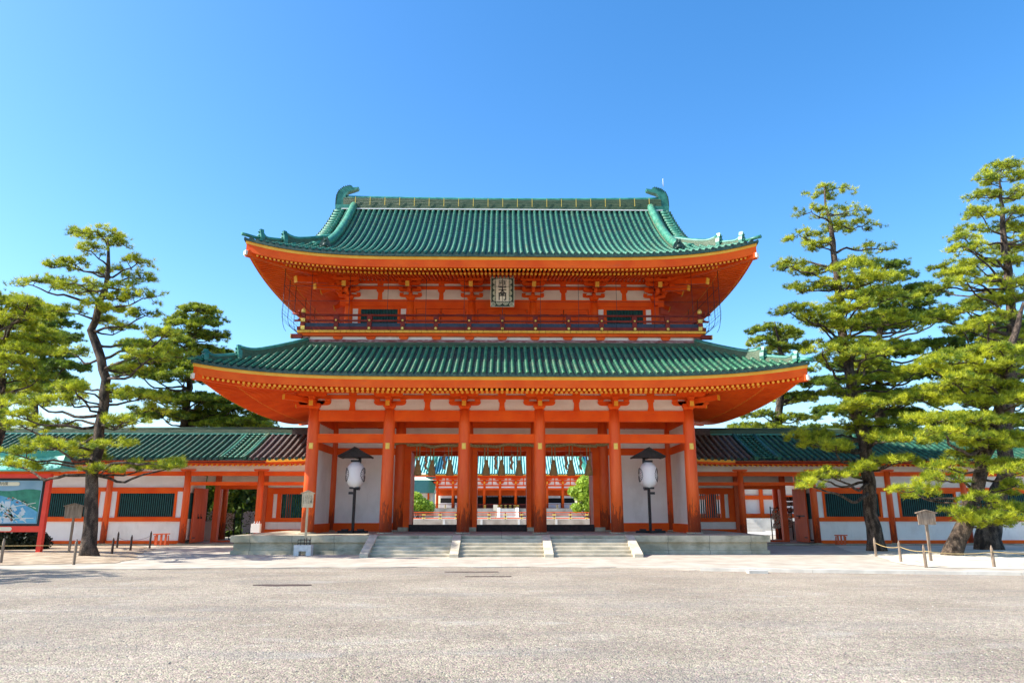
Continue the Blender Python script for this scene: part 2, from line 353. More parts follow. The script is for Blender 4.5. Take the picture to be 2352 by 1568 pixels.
for x in ST:
    b = MB(); y1 = 33.6; y0 = 33.6 - 0.36 * nstep
    b.prism([(y1 - 0.002, PZ + 0.02), (y1 - 0.002, -0.02), (y0 - 0.06, -0.02), (y0 - 0.06, 0.16)], 'x', x - 0.185, x + 0.185); b.build('stair_stringer', STEPST, plat)

# ---------------------------------------------------------------- gate
gate = thing('temple_gate', 'two-storey vermilion temple gate with green tiled roofs on the stone platform', 'gate', (0, 40.8, PZ))
CX = [-9.57, -5.74, -1.914, 1.914, 5.74, 9.57]
YF, YM, YR = 36.4, 40.8, 45.2
for y in (YF, YM, YR):
    for x in CX:
        b = MB()
        b.lathe(x, y, [(0.42, PZ + 0.002), (0.42, PZ + 0.05), (0.36, PZ + 0.07)], 20, 1)
        b.lathe(x, y, [(0.315, PZ + 0.07), (0.31, 3.5), (0.295, 6.2), (0.27, 7.0)], 20, 0)
        b.build('column', [COLM, STONE], gate)
for x in CX:
    b = MB(); b.box(x - 0.10, x + 0.10, YF - 0.345, YF - 0.29, 4.97, 5.27); b.box(x - 0.075, x + 0.075, YF - 0.36, YF - 0.346, 5.0, 5.24)
    b.build('gilt_fitting', GOLD, gate)
def hbeam(y, z0, z1, t=0.26, xs=CX, m=VERM, name='beam', ext=0.0):
    for a, c in zip(xs[:-1], xs[1:]):
        MB().box(a + 0.24, c - 0.24, y - t / 2, y + t / 2, z0, z1).build(name, m, gate)
for y in (YF, YR):
    hbeam(y, 6.38, 6.94); hbeam(y, 5.30, 5.74)
    # plaster band and upper beams between bracket clusters
    b = MB(); b.box(CX[0], CX[-1], y - 0.05, y + 0.05, 6.945, 8.4); b.build('wall', CREAM, gate)
    b = MB(); b.box(CX[0] - 0.9, CX[-1] + 0.9, y - 0.10, y + 0.10, 7.52, 7.73); b.build('beam', VERM, gate)
for x in (CX[0], CX[-1]):
    for y0, y1 in ((YF, YM), (YM, YR)):
        b = MB(); b.box(x - 0.05, x + 0.05, y0 + 0.2, y1 - 0.2, PZ + 0.44, 6.4); b.build('wall', PLAST, gate)
        for z0, z1 in ((PZ, PZ + 0.44), (5.02, 5.40), (6.38, 6.94), (7.52, 7.73)):
            b = MB(); b.box(x - 0.13, x + 0.13, y0 + 0.24, y1 - 0.24, z0, z1); b.build('beam', VERM, gate)
    b = MB(); b.box(x - 0.045, x + 0.045, YF, YR, 6.941, 8.4); b.build('wall', CREAM, gate)
# middle row: plastered end bays, door frames in three bays
for s_ in (-1, 1):
    xa, xb = 5.74 + 0.24, 9.57 - 0.24
    MB().box(s_ * xa, s_ * xb, YM - 0.05, YM + 0.05, PZ + 0.44, 6.5).build('wall', PLAST, gate)
    for z0, z1 in ((PZ, PZ + 0.45), (5.02, 5.40)): MB().box(s_ * xa, s_ * xb, YM - 0.14, YM + 0.14, z0, z1).build('beam', VERM, gate)
for a, c in zip(CX[:-1], CX[1:]): MB().box(a + 0.24, c - 0.24, YM - 0.15, YM + 0.15, 6.55, 7.15).build('beam', VERM, gate)
for i in (1, 2, 3):
    a, c = CX[i], CX[i + 1]
    xc = (a + c) / 2; hw = 1.385
    if i == 1: x0, x1 = -5.12, -2.45
    elif i == 3: x0, x1 = 2.45, 5.12
    else: x0, x1 = -1.385, 1.385
    MB().box(a + 0.26, c - 0.26, YM - 0.05, YM + 0.05, 5.75, 6.549).build('wall', CREAM, gate)
    b = MB(); b.box(a + 0.26, c - 0.26, YM - 0.15, YM + 0.15, 5.24, 5.75)
    b.box(a + 0.26, x0, YM - 0.14, YM + 0.14, PZ + 0.002, 5.239); b.box(x1, c - 0.26, YM - 0.14, YM + 0.14, PZ + 0.002, 5.239)
    b.build('door_frame', VERM, gate)
    MB().box(x0 - 0.002, x1 + 0.002, YM - 0.2, YM + 0.2, PZ + 0.003, PZ + 0.36).build('threshold', BLACKW, gate)
    for xs in (x0, x1):
        sg = -1 if xs == x0 else 1
        b = MB(); b.box(xs + sg * 0.02, xs + sg * 0.09, YM + 0.17, YM + 1.5, PZ + 0.2, 5.2); b.build('door_leaf', DOOR, gate)
    for xs in (x0 - 0.3, x1 + 0.3):
        MB().box(xs - 0.28, xs + 0.28, YM - 0.42, YM - 0.16, PZ + 0.003, PZ + 0.22).build('stone_block', STONE, gate)
# ceiling over the passage
b = MB(); b.box(CX[0] + 0.14, CX[-1] - 0.14, YF + 0.14, YR - 0.14, 7.2, 7.26); b.build('ceiling', VERM, gate)

def arm(b, x, y, z0, z1, half, t, axis='x', m=0):
    """bracket arm with rounded lower corners"""
    c = (z1 - z0)
    pr = [(-half, z1), (-half, z0 + c * 0.55), (-half + c * 0.35, z0 + c * 0.15), (-half + c * 0.9, z0), (half - c * 0.9, z0), (half - c * 0.35, z0 + c * 0.15), (half, z0 + c * 0.55), (half, z1)]
    if axis == 'x': b.prism([(x + p[0], p[1]) for p in pr], 'y', y - t / 2, y + t / 2, m)
    else: b.prism([(y + p[0], p[1]) for p in pr], 'x', x - t / 2, x + t / 2, m)
def blockb(b, x, y, z, w_, h, m=0):
    k = b.add([(x + sx * w_ * q, y + sy * w_ * q, zz) for q, zz in ((0.34, z), (0.5, z + h * 0.45), (0.5, z + h)) for sx, sy in ((-1, -1), (1, -1), (1, 1), (-1, 1))])
    for r in range(2):
        for i in range(4): b.face((k + r * 4 + i, k + r * 4 + (i + 1) % 4, k + r * 4 + 4 + (i + 1) % 4, k + r * 4 + 4 + i), m)
    b.face((k, k + 3, k + 2, k + 1), m); b.face((k + 8, k + 9, k + 10, k + 11), m)
# lower bracket clusters
for sy, y in ((-1, YF), (1, YR)):
    for x in CX:
        b = MB(); end = 1 if x == CX[-1] else (-1 if x == CX[0] else 0)
        blockb(b, x, y, 7.0, 0.62, 0.28); arm(b, x, y, 7.20, 7.42, 0.82, 0.22)
        for dx in (-0.66, 0, 0.66): blockb(b, x + dx, y, 7.42, 0.3, 0.12)
        arm(b, x, y + sy * 0.35, 7.22, 7.44, 0.55, 0.22, 'y')
        b.box(x - 0.10, x + 0.10, y + sy * 0.86, y + sy * 0.2, 7.10, 7.34); b.box(x - 0.102, x + 0.102, y + sy * 0.89, y + sy * 0.862, 7.08, 7.36, 1)
        blockb(b, x, y + sy * 0.72, 7.44, 0.32, 0.13)
        arm(b, x, y + sy * 0.72, 7.57, 7.72, 0.72, 0.2)
        if end:
            arm(b, x + end * 0.3, y, 7.22, 7.44, 0.8, 0.22, 'x')
            b.box(x + end * 0.2, x + end * 0.95, y - 0.10, y + 0.10, 7.10, 7.34); b.box(x + end * 0.952, x + end * 0.98, y - 0.102, y + 0.102, 7.08, 7.36, 1)
            b.beam((x, y, 7.4), (x + end * 1.25, y + sy * 1.25, 7.45), 0.22, 0.24); b.beam((x + end * 1.25, y + sy * 1.25, 7.45), (x + end * 1.27, y + sy * 1.27, 7.45), 0.225, 0.25, 1)
            arm(b, x + end * 0.72, y, 7.57, 7.72, 0.7, 0.2, 'y')
        b.build('bracket', [VERM, OCHRE], gate)
    for a, c in zip(CX[:-1], CX[1:]):
        xm = (a + c) / 2; b = MB()
        b.prism([(xm - 0.17, 6.945), (xm + 0.17, 6.945), (xm + 0.13, 7.15), (xm + 0.13, 7.35), (xm + 0.19, 7.42), (xm + 0.19, 7.519), (xm - 0.19, 7.519), (xm - 0.19, 7.42), (xm - 0.13, 7.35), (xm - 0.13, 7.15)], 'y', y - 0.09, y + 0.09)
        b.box(xm - 0.2, xm + 0.2, y - 0.12, y + 0.12, 7.731, 7.80); b.build('strut', VERM, gate)
    b = MB(); b.box(CX[0] - 1.3, CX[-1] + 1.3, y + sy * 0.62, y + sy * 0.82, 7.722, 7.88); b.build('purlin', VERM, gate)
for sx_, x in ((-1, CX[0]), (1, CX[-1])):
    MB().box(x + sx_ * 0.62, x + sx_ * 0.82, YF - 1.3, YR + 1.3, 7.724, 7.878).build('purlin', VERM, gate)
    b = MB(); y = YM
    blockb(b, x, y, 7.0, 0.62, 0.28); arm(b, x, y, 7.20, 7.42, 0.82, 0.22, 'y'); arm(b, x + sx_ * 0.35, y, 7.22, 7.44, 0.55, 0.22, 'x'); blockb(b, x + sx_ * 0.72, y, 7.44, 0.32, 0.13); arm(b, x + sx_ * 0.72, y, 7.57, 7.72, 0.7, 0.2, 'y')
    b.build('bracket', VERM, gate)

# ---- curved tiled roofs
class Roof:
    def __init__(s, A, B, Yc, z0, h, run, a, L, Cc, pw):
        s.A, s.B, s.Yc, s.z0, s.h, s.run, s.a, s.L, s.Cc, s.pw = A, B, Yc, z0, h, run, a, L, Cc, pw
    def lift(s, c, d): return s.L * max(0.0, 1 - c / s.Cc) ** s.pw * max(0.0, 1 - d / (s.run * 1.3)) ** 1.2
    def zf(s, d): t = d / s.run; return s.z0 + s.h * (s.a * t + (1 - s.a) * t * t)
    def xy(s, side, u, d):
        if side == 'F': return (u, s.Yc - s.B + d)
        if side == 'K': return (-u, s.Yc + s.B - d)
        if side == 'L': return (-s.A + d, s.Yc - u)
        return (s.A - d, s.Yc + u)
    def half(s, side): return s.A if side in 'FK' else s.B
    def pt(s, side, u, d, dz=0.0):
        x, y = s.xy(side, u, d); c = s.half(side) - abs(u); return Vector((x, y, s.zf(d) + s.lift(c, d) + dz))
    def eave(s, side, t, d, z):  # mitred eave point at absolute height z
        u = t * (s.half(side) - d); x, y = s.xy(side, u, d); return Vector((x, y, z + s.lift(s.half(side) - abs(u), 0.0)))
def tile_side(rf, side, smax, pitch, parent_mb, umax=None, tl=0.38, r=0.082):
    b = parent_mb; H = rf.half(side); n = int(round(2 * H / pitch)); pit = 2 * H / n
    for j in range(n + 1):                      # barrels
        u = -H + j * pit
        if j in (0, n): continue
        sm = smax(u)
        if sm < 0.15: continue
        k = max(1, int(math.ceil(sm / tl))); rows = []
        for i in range(k):
            for e, rr in ((0, r * 1.10), (1, r * 0.90)):
                d = min(sm, sm * (i + e * 0.999) / k); p0 = rf.pt(side, u, d); pa = rf.pt(side, u, min(sm, d + 0.05)); pb = rf.pt(side, u, max(0, d - 0.05))
                tg = (pa - pb).normalized()
                sd = Vector((1, 0, 0)) if side in 'FK' else Vector((0, 1, 0)); nr = sd.cross(tg).normalized()
                if nr.z < 0: nr = -nr
                rows.append([p0 + sd * cos(q) * rr + nr * (sin(q) * rr * 1.15 + 0.02) for q in [pi * w_ / 6 for w_ in range(7)]])
        b.sheet(rows, 0)
        # round end tile
        p0 = rf.pt(side, u, 0); x, y = rf.xy(side, u, -0.02); x2, y2 = rf.xy(side, u, 0.1)
        b.tube([(x, y, p0.z + 0.02), (x2, y2, p0.z + 0.03)], r * 1.18, 10, 2)
    for j in range(n):                          # pans, stepped like overlapping tiles
        u = -H + (j + 0.5) * pit; w2 = pit / 2
        smA, smB = smax(u - w2), smax(u + w2); sm = max(smA, smB)
        if sm < 0.05: continue
        k = max(1, int(math.ceil(sm / (tl * 0.72)))); rows = []
        for i in range(k):
            for e, up in ((0, 0.03), (1, 0.0)):
                row = []
                for q in (-1, -0.45, 0.45, 1):
                    uu = u + q * w2; lim = smA + (smB - smA) * (q + 1) / 2; d = min(lim, sm * (i + e * 0.98) / k)
                    row.append(rf.pt(side, uu, d, up - (0.035 if abs(q) < 1 else 0)))
                rows.append(row)
        b.sheet(rows, 1, sm=False)
def eave_strip(rf, sides, d0, d1, z0, z1, m, name, parent, n=48):
    b = MB()
    for side in sides:
        ts = [-1 + 2 * i / n for i in range(n + 1)]
        rows = [[rf.eave(side, t, d0, z0), rf.eave(side, t, d0, z1), rf.eave(side, t, d1, z1), rf.eave(side, t, d1, z0)] for t in ts]
        b.sheet(rows, 0, False, closed=True)
    return b.build(name, m, parent)
def rafters(rf, sides, d0, d1, z0, sl, pitch, w_, h_, parent, name):
    b = MB()
    for side in sides:
        H = rf.half(side); n = int((H - 0.3) / pitch)
        for j in range(-n, n + 1):
            u = j * pitch; c = H - abs(u)
            if c < d0 + 0.12: continue
            e = min(d1, c)
            x, y = rf.xy(side, u, d0); x2, y2 = rf.xy(side, u, e); lf = rf.lift(c, 0)
            lf2 = rf.lift(c, 0) * max(0, 1 - (e - d0) / (rf.run * 1.6))
            p = (x, y, z0 + lf); q = (x2, y2, z0 + sl * (e - d0) + lf2)
            b.beam(p, q, w_, h_, 0)
            xo, yo = rf.xy(side, u, d0 - 0.015)
            b.tube([(xo, yo, z0 + lf - 0.003), (x, y, z0 + lf)], w_ * 0.63, 8, 1, sm=False)
    return b.build(name, [VERM, OCHRE], parent)
def soffit(rf, sides, d0, d1, z0, sl, parent, name='soffit', n=40):
    b = MB()
    for side in sides:
        H = rf.half(side); rows = []
        for k in range(5):
            d = d0 + (d1 - d0) * k / 4; row = []
            for i in range(n + 1):
                u = (-1 + 2 * i / n) * (H - d); x, y = rf.xy(side, u, d); c = H - abs(u)
                row.append((x, y, z0 + sl * (d - d0) + rf.lift(c, 0) * max(0, 1 - (d - d0) / (rf.run * 1.6))))
            rows.append(row)
        b.sheet(rows, 0)
    return b.build(name, VERM, parent, fix=False)
def ornament(b, p, d, h, w_=0.3, m=0):
    """crouching demon-tile end piece: rounded plate with boss, horns and scrolls"""
    p = Vector(p); d = Vector(d); d.z = 0; d.normalize(); sd = Vector((-d.y, d.x, 0))
    prof = [(-1, 0), (-1.05, 0.35), (-0.85, 0.75), (-0.5, 0.95), (-0.28, 1.35), (0, 1.1), (0.28, 1.35), (0.5, 0.95), (0.85, 0.75), (1.05, 0.35), (1, 0)]
    f = [p + sd * a * w_ + Vector((0, 0, z * h)) + d * 0.08 for a, z in prof]; g_ = [q - d * 0.2 for q in f]
    k = b.add(f + g_); n = len(prof); b.face([k + i for i in range(n)], m); b.face([k + n + i for i in range(n)][::-1], m)
    for i in range(n): b.face((k + i, k + n + i, k + n + (i + 1) % n, k + (i + 1) % n), m)
    for dx, dz, r in ((0, 0.5, 0.45), (-0.55, 0.3, 0.25), (0.55, 0.3, 0.25), (0, 0.95, 0.22)):
        c = p + sd * dx * w_ + Vector((0, 0, dz * h)) + d * 0.08; b.tube([c, c + d * 0.06, c + d * 0.1], [r * w_, r * w_ * 0.8, r * w_ * 0.3], 8, m)
def ridge_run(b, pts, h, w_, m=0, top=1, endlift=0.0):
    """stacked ridge courses following pts, rounded cap tile on top"""
    rows = []; n = len(pts); cap = []
    for i, p in enumerate(pts):
        a = pts[max(i - 1, 0)]; c = pts[min(i + 1, n - 1)]; d = Vector(c) - Vector(a); d.z = 0; d.normalize(); sd = Vector((-d.y, d.x, 0))
        e = endlift * max(0, (i / (n - 1) - 0.72) / 0.28) ** 2; p = Vector(p); hh = h + e
        row = []
        for k in range(5):
            z = hh * k / 4; wk = w_ * (1.15 - 0.12 * k)
            row.append((sd * wk / 2, z)); row.append((sd * wk / 2, z + hh * 0.13))
        pr = [p + o + Vector((0, 0, z - 0.12 if z == 0 else z)) for o, z in row] + [p - o + Vector((0, 0, z - 0.12 if z == 0 else z)) for o, z in row[::-1]]
        rows.append(pr); cap.append(p + Vector((0, 0, hh + 0.06)))
    b.sheet(rows, m, False, closed=True)
    k = b.add(rows[0]); b.face([k + i for i in range(len(rows[0]))], m); k = b.add(rows[-1]); b.face([k + i for i in range(len(rows[-1]))][::-1], m)
    b.tube(cap, w_ * 0.36, 10, top)

LOW = Roof(14.1, 8.95, YM, 7.97, 2.25, 4.05, 0.86, 0.62, 12.0, 3.6)
UP = Roof(12.7, 7.7, YM, 14.22, 5.8, 7.7, 0.52, 0.82, 10.0, 3.7)
def finish_eave(rf, root, ztop, zy, zo, fly, base, pitch, wd):
    eave_strip(rf, 'FKLR', -0.02, 0.2, zy + 0.001, ztop + 0.05, TEDGE, 'eave_tile_edge', root)
    eave_strip(rf, 'FKLR', 0.06, 0.16, zy - 0.145, zy, OCHRE, 'ochre_fascia', root)
    eave_strip(rf, 'FKLR', 0.09, 0.24, zo, zy - 0.146, VERM, 'fascia', root)
    d0, z0, sl, d1 = fly; soffit(rf, 'FKLR', d0 - 0.05, d1, z0 + 0.09, sl, root); rafters(rf, 'FKLR', d0, d1, z0, sl, pitch, wd, wd, root, 'flying_rafter_row')
    d0, z0, sl, d1 = base; soffit(rf, 'FKLR', d0, d1, z0 + 0.085, sl, root); rafters(rf, 'FKLR', d0, d1, z0, sl, pitch, wd * 1.1, wd * 1.1, root, 'base_rafter_row')
    for sx in (-1, 1):
        for sy in (-1, 1):
            b = MB(); D = 4.6; lf = rf.L
            p = Vector((sx * (rf.A - 0.12), rf.Yc + sy * (rf.B - 0.12), zo + lf - 0.12)); q = Vector((sx * (rf.A - D), rf.Yc + sy * (rf.B - D), base[1] + base[2] * (D - base[0]) - 0.12))
            mid = p.lerp(q, 0.42); mid.z -= 0.10
            b.beam(p, mid, 0.30, 0.30); b.beam(mid, q, 0.32, 0.34)
            e = (p - mid).normalized(); b.beam(p + e * 0.10, p + e * 0.002, 0.23, 0.23, 1)
            b.build('hip_rafter', [VERM, CREAM], root)

lowr = MB(); topd = 3.98
for side in 'FKLR':
    tile_side(LOW, side, lambda u, H=LOW.half(side): max(0, min(topd, H - abs(u))), 0.33, lowr)
lower_roof = lowr.build('lower_roof', [LBARREL, PAN, TEDGE], gate)
finish_eave(LOW, lower_roof, 7.93, 7.87, 7.38, (0.26, 7.32, 0.16, 1.6), (1.5, 7.40, 0.24, 4.75), 0.235, 0.105)
# hip ridges of the lower roof, in two steps, and the course against the wall
for sx in (-1, 1):
    for sy in (-1, 1):
        def hip(rf, d): z = rf.zf(d) + rf.lift(d, d); return Vector((sx * (rf.A - d), rf.Yc + sy * (rf.B - d), z))
        b = MB(); ridge_run(b, [hip(LOW, d) for d in np.linspace(4.05, 1.55, 14)], 0.24, 0.34, 0, 1, 0.24); ornament(b, hip(LOW, 1.50), (sx, sy, 0), 0.5, 0.22, 1); b.build('hip_ridge', [RIDGE, SHIBI], lower_roof)
        b = MB(); ridge_run(b, [hip(LOW, d) for d in np.linspace(1.45, 0.45, 8)], 0.14, 0.28, 0, 1, 0.20); ornament(b, hip(LOW, 0.40), (sx, sy, 0), 0.4, 0.18, 1); b.tube([hip(LOW, 0.5) + Vector((0, 0, 0.1)), hip(LOW, 0.1) + Vector((0, 0, 0.12)), hip(LOW, -0.12) + Vector((0, 0, 0.12))], [0.09, 0.10, 0.11], 10, 1)
        b.build('hip_ridge_end', [RIDGE, SHIBI], lower_roof)
b = MB(); xw, yw = LOW.A - 3.9, LOW.B - 4.0
for p_, q_ in (((-xw, YM - yw), (xw, YM - yw)), ((-xw, YM + yw), (xw, YM + yw)), ((-xw, YM - yw), (-xw, YM + yw)), ((xw, YM - yw), (xw, YM + yw))):
    for k in range(4): b.beam((p_[0], p_[1], 10.12 + k * 0.075), (q_[0], q_[1], 10.12 + k * 0.075), 0.42 - 0.05 * k, 0.055)
b.build('wall_ridge', RIDGE, lower_roof)

# ---- waist and balcony
wx, wy = 10.25, 4.93
waist = MB(); waist.box(-wx, wx, YM - wy, YM + wy, 10.2, 10.55); waist.build('waist_beam', MOSSY, gate)
waist = MB(); waist.box(-wx + 0.08, wx - 0.08, YM - wy + 0.08, YM + wy - 0.08, 10.551, 10.72); waist.build('waist_wall', PLAST, gate)
for i in range(13):
    x = -10.2 + i * 1.7
    b = MB(); b.prism([(x - 0.14, 10.551), (x + 0.14, 10.551), (x + 0.24, 10.63), (x + 0.24, 10.719), (x - 0.24, 10.719), (x - 0.24, 10.63)], 'y', YM - wy - 0.03, YM - wy + 0.3); b.build('waist_bracket', MOSSY if i in (0, 12) else VERM, gate)
b = MB(); b.box(-10.4, 10.4, YM - 5.08, YM + 5.08, 10.72, 10.86); b.build('balcony_beam', VERM, gate)
b = MB()
xs = -10.55; n = 66
for i in range(n):
    x0 = -10.55 + 21.1 * i / n; b.box(x0 + 0.008, x0 + 21.1 / n - 0.008, YM - 5.2, YM + 5.2, 10.865, 10.985)
balc = b.build('balcony_floor', OCHRE, gate)
for sx in (-1, 1):
    for sy in (-1, 1):
        b = MB(); b.box(sx * 10.3, sx * 10.85, YM + sy * 5.0 - 0.12, YM + sy * 5.0 + 0.12, 10.60, 10.80); b.box(sx * 10.852, sx * 10.90, YM + sy * 5.0 - 0.13, YM + sy * 5.0 + 0.13, 10.59, 10.81, 1); b.build('corner_nose_beam', [MAROON, GOLD], gate)
rail = bpy.data.objects.new('balcony_railing', None); C.objects.link(rail); rail.parent = gate
ry, rx = 5.12, 10.42
def rails(z, r, ext, m, nm, flat=False, lift=0.0):
    b = MB()
    for sy in (-1, 1):
        pts = [(-rx - ext, YM + sy * ry, z + lift), (-rx - ext * 0.4, YM + sy * ry, z + 0.01), (-rx, YM + sy * ry, z), (rx, YM + sy * ry, z), (rx + ext * 0.4, YM + sy * ry, z + 0.01), (rx + ext, YM + sy * ry, z + lift)]
        if flat: b.box(-rx - ext, rx + ext, YM + sy * ry - r, YM + sy * ry + r, z - r, z + r)
        else: b.tube(pts, r, 10)
    for sx in (-1, 1):
        pts = [(sx * rx, YM - ry - ext, z + lift + 0.01), (sx * rx, YM - ry - ext * 0.4, z + 0.01), (sx * rx, YM - ry, z), (sx * rx, YM + ry, z), (sx * rx, YM + ry + ext, z + lift)]
        if flat: b.box(sx * rx - r * 0.9, sx * rx + r * 0.9, YM - ry - ext, YM + ry + ext, z - r * 0.95, z + r * 0.95)
        else: b.tube(pts, r * 0.97, 10)
    return b.build(nm, m, rail)
rails(11.80, 0.058, 0.42, MAROON, 'top_rail', lift=0.10)
rails(11.50, 0.045, 0.30, MAROON, 'middle_rail', flat=True)
rails(11.08, 0.085, 0.14, MAROON, 'bottom_rail', flat=True)
b = MB()
for sy in (-1, 1): b.box(-rx, rx, YM + sy * ry - 0.012, YM + sy * ry + 0.012, 11.17, 11.38)
for sx in (-1, 1): b.box(sx * rx - 0.012, sx * rx + 0.012, YM - ry, YM + ry, 11.17, 11.38)
b.build('rail_panel', SLATE, rail)
for sy in (-1, 1):
    for i in range(13):
        x = -10.29 + i * 1.715; y = YM + sy * ry
        b = MB(); b.box(x - 0.11, x + 0.11, y - 0.10, y + 0.10, 10.99, 11.44)
        b.prism([(x - 0.06, 11.44), (x + 0.06, 11.44), (x + 0.13, 11.56), (x + 0.13, 11.745), (x - 0.13, 11.745), (x - 0.13, 11.56)] if 0 < i < 12 else [(x - 0.1, 11.44), (x + 0.1, 11.44), (x + 0.1, 11.9), (x - 0.1, 11.9)], 'y', y - 0.085, y + 0.085)
        po = b.build('rail_post', MAROON, rail)
        for z, r in ((11.50, 0.06), (11.08, 0.085)): MB().tube([(x, y - 0.16, z), (x, y - 0.10, z)], [r * 0.7, r], 10).build('gilt_cap', GOLD, po)
        if i in (0, 12):
            b = MB(); b.box(x - 0.13, x + 0.13, y - 0.13, y - 0.101, 11.0, 11.2); b.box(x - 0.12, x + 0.12, y - 0.13, y + 0.12, 11.42, 11.6); b.lathe(x, y, [(0.05, 11.9), (0.11, 11.96), (0.12, 12.05), (0.07, 12.13), (0.01, 12.2)], 10)
            b.build('corner_fitting', GOLD, po)
b = MB()
for sx in (-1, 1):
    for k in range(5):
        y = YM - ry + (k + 1) * 1.7; b.box(sx * rx - 0.1, sx * rx + 0.1, y - 0.1, y + 0.1, 10.99, 11.74)
b.build('side_rail_posts', MAROON, rail)

# ---- upper storey
UX = [-8.4, -5.04, -1.68, 1.68, 5.04, 8.4]; UYF = 37.64; UYR = 43.96; UZ = 10.986
for y in (UYF, UYR):
    for x in UX:
        MB().lathe(x, y, [(0.235, UZ), (0.23, 12.5), (0.20, 13.22)], 16).build('upper_column', VERM, gate)
for sx in (-1, 1):
    MB().lathe(sx * 8.4, YM, [(0.235, UZ), (0.23, 12.5), (0.20, 13.22)], 16).build('upper_column', VERM, gate)
for y, sy in ((UYF, -1), (UYR, 1)):
    b = MB(); b.box(-8.4, 8.4, y - 0.04, y + 0.04, 13.22, 14.75); b.build('upper_wall', CREAM, gate)
    b = MB(); b.box(-8.9, 8.9, y - 0.09, y + 0.09, 12.84, 13.22); b.build('upper_beam', VERM, gate)
    b = MB(); b.box(-9.0, 9.0, y - 0.09, y + 0.09, 13.80, 14.0); b.build('upper_beam', VERM, gate)
    b = MB(); b.box(-9.0, 9.0, y - 0.09, y + 0.09, 14.14, 14.3); b.build('upper_beam', VERM, gate)
    b = MB(); b.box(-8.4, 8.4, y - 0.10, y + 0.10, UZ, 11.5); b.build('upper_beam', VERM, gate)
    for i in range(5):
        a, c = UX[i] + 0.2, UX[i + 1] - 0.2; xm = (a + c) / 2
        if i in (0, 4):
            w_ = MB(); w_.box(a, c, y - 0.03, y + 0.03, 11.501, 12.839); w_.build('upper_wall', VERM, gate)
            for q in (xm - 1.31, xm + 1.31): MB().box(q - 0.14, q + 0.14, y + sy * 0.045, y + sy * 0.031, 11.51, 12.70).build('white_panel', PLAST, gate)
            win = MB(); win.box(xm - 1.09, xm + 1.09, y + sy * 0.031, y + sy * 0.10, 11.52, 11.6); win.box(xm - 1.09, xm + 1.09, y + sy * 0.031, y + sy * 0.10, 12.66, 12.76); win.box(xm - 1.09, xm - 1.0, y + sy * 0.031, y + sy * 0.10, 11.6, 12.66); win.box(xm + 1.0, xm + 1.09, y + sy * 0.031, y + sy * 0.10, 11.6, 12.66)
            wo = win.build('window', VERM, gate)
            MB().box(xm - 1.0, xm + 1.0, y + sy * 0.031, y + sy * 0.04, 11.6, 12.66).build('dark_backing', DARK, wo)
            b = MB()
            for k in range(24): q = xm - 0.96 + k * 0.0835; b.beam((q, y + sy * 0.07, 11.6), (q, y + sy * 0.07, 12.66), 0.042, 0.042, up=(1, 1, 0))
            b.build('lattice_bars', LATT, wo)
        else:
            f = MB(); f.box(a, a + 0.12, y - 0.08, y + 0.08, 11.501, 12.839); f.box(c - 0.12, c, y - 0.08, y + 0.08, 11.501, 12.839); f.box(a + 0.12, c - 0.12, y - 0.08, y + 0.08, 12.70, 12.839); f.build('door_frame', VERM, gate)
            for sg in (-1, 1):
                x0 = xm + sg * 0.02; x1 = xm + sg * (c - xm - 0.14)
                d = MB(); d.box(x0, x1, y - 0.03, y + 0.03, 11.501, 12.69); xa, xb = min(x0, x1), max(x0, x1)
                for za, zb in ((11.6, 11.9), (12.0, 12.25)): pass
                d.box(xa, xb, y + sy * 0.031, y + sy * 0.05, 12.52, 12.58); d.box(xa, xb, y + sy * 0.031, y + sy * 0.05, 12.02, 12.08)
                dl = d.build('upper_door', VERM, gate)
                h = MB(); hx = xm + sg * 1.05; h.box(hx - 0.22, hx + 0.22, y + sy * 0.051, y + sy * 0.058, 12.36, 12.41); h.box(xm + sg * 0.12 - 0.05, xm + sg * 0.12 + 0.05, y + sy * 0.051, y + sy * 0.062, 12.37, 12.42); h.build('hinge_strap', BLACK, dl)
        st = MB(); st.prism([(xm - 0.13, 13.221), (xm + 0.13, 13.221), (xm + 0.11, 13.6), (xm + 0.2, 13.72), (xm + 0.2, 13.8), (xm - 0.2, 13.8), (xm - 0.2, 13.72), (xm - 0.11, 13.6)], 'y', y - 0.07, y + 0.07); st.box(xm - 0.16, xm + 0.16, y - 0.08, y + 0.08, 14.001, 14.14); st.build('strut', VERM, gate)
for sx in (-1, 1):
    b = MB(); b.box(sx * 8.4 - 0.04, sx * 8.4 + 0.04, UYF, UYR, UZ, 14.7); b.build('upper_wall', VERM, gate)
    for z0, z1 in ((12.84, 13.22), (13.8, 14.0), (14.14, 14.3)): MB().box(sx * 8.4 - 0.09, sx * 8.4 + 0.09, UYF - 0.5, UYR + 0.5, z0 + 0.004, z1 - 0.004).build('upper_beam', VERM, gate)
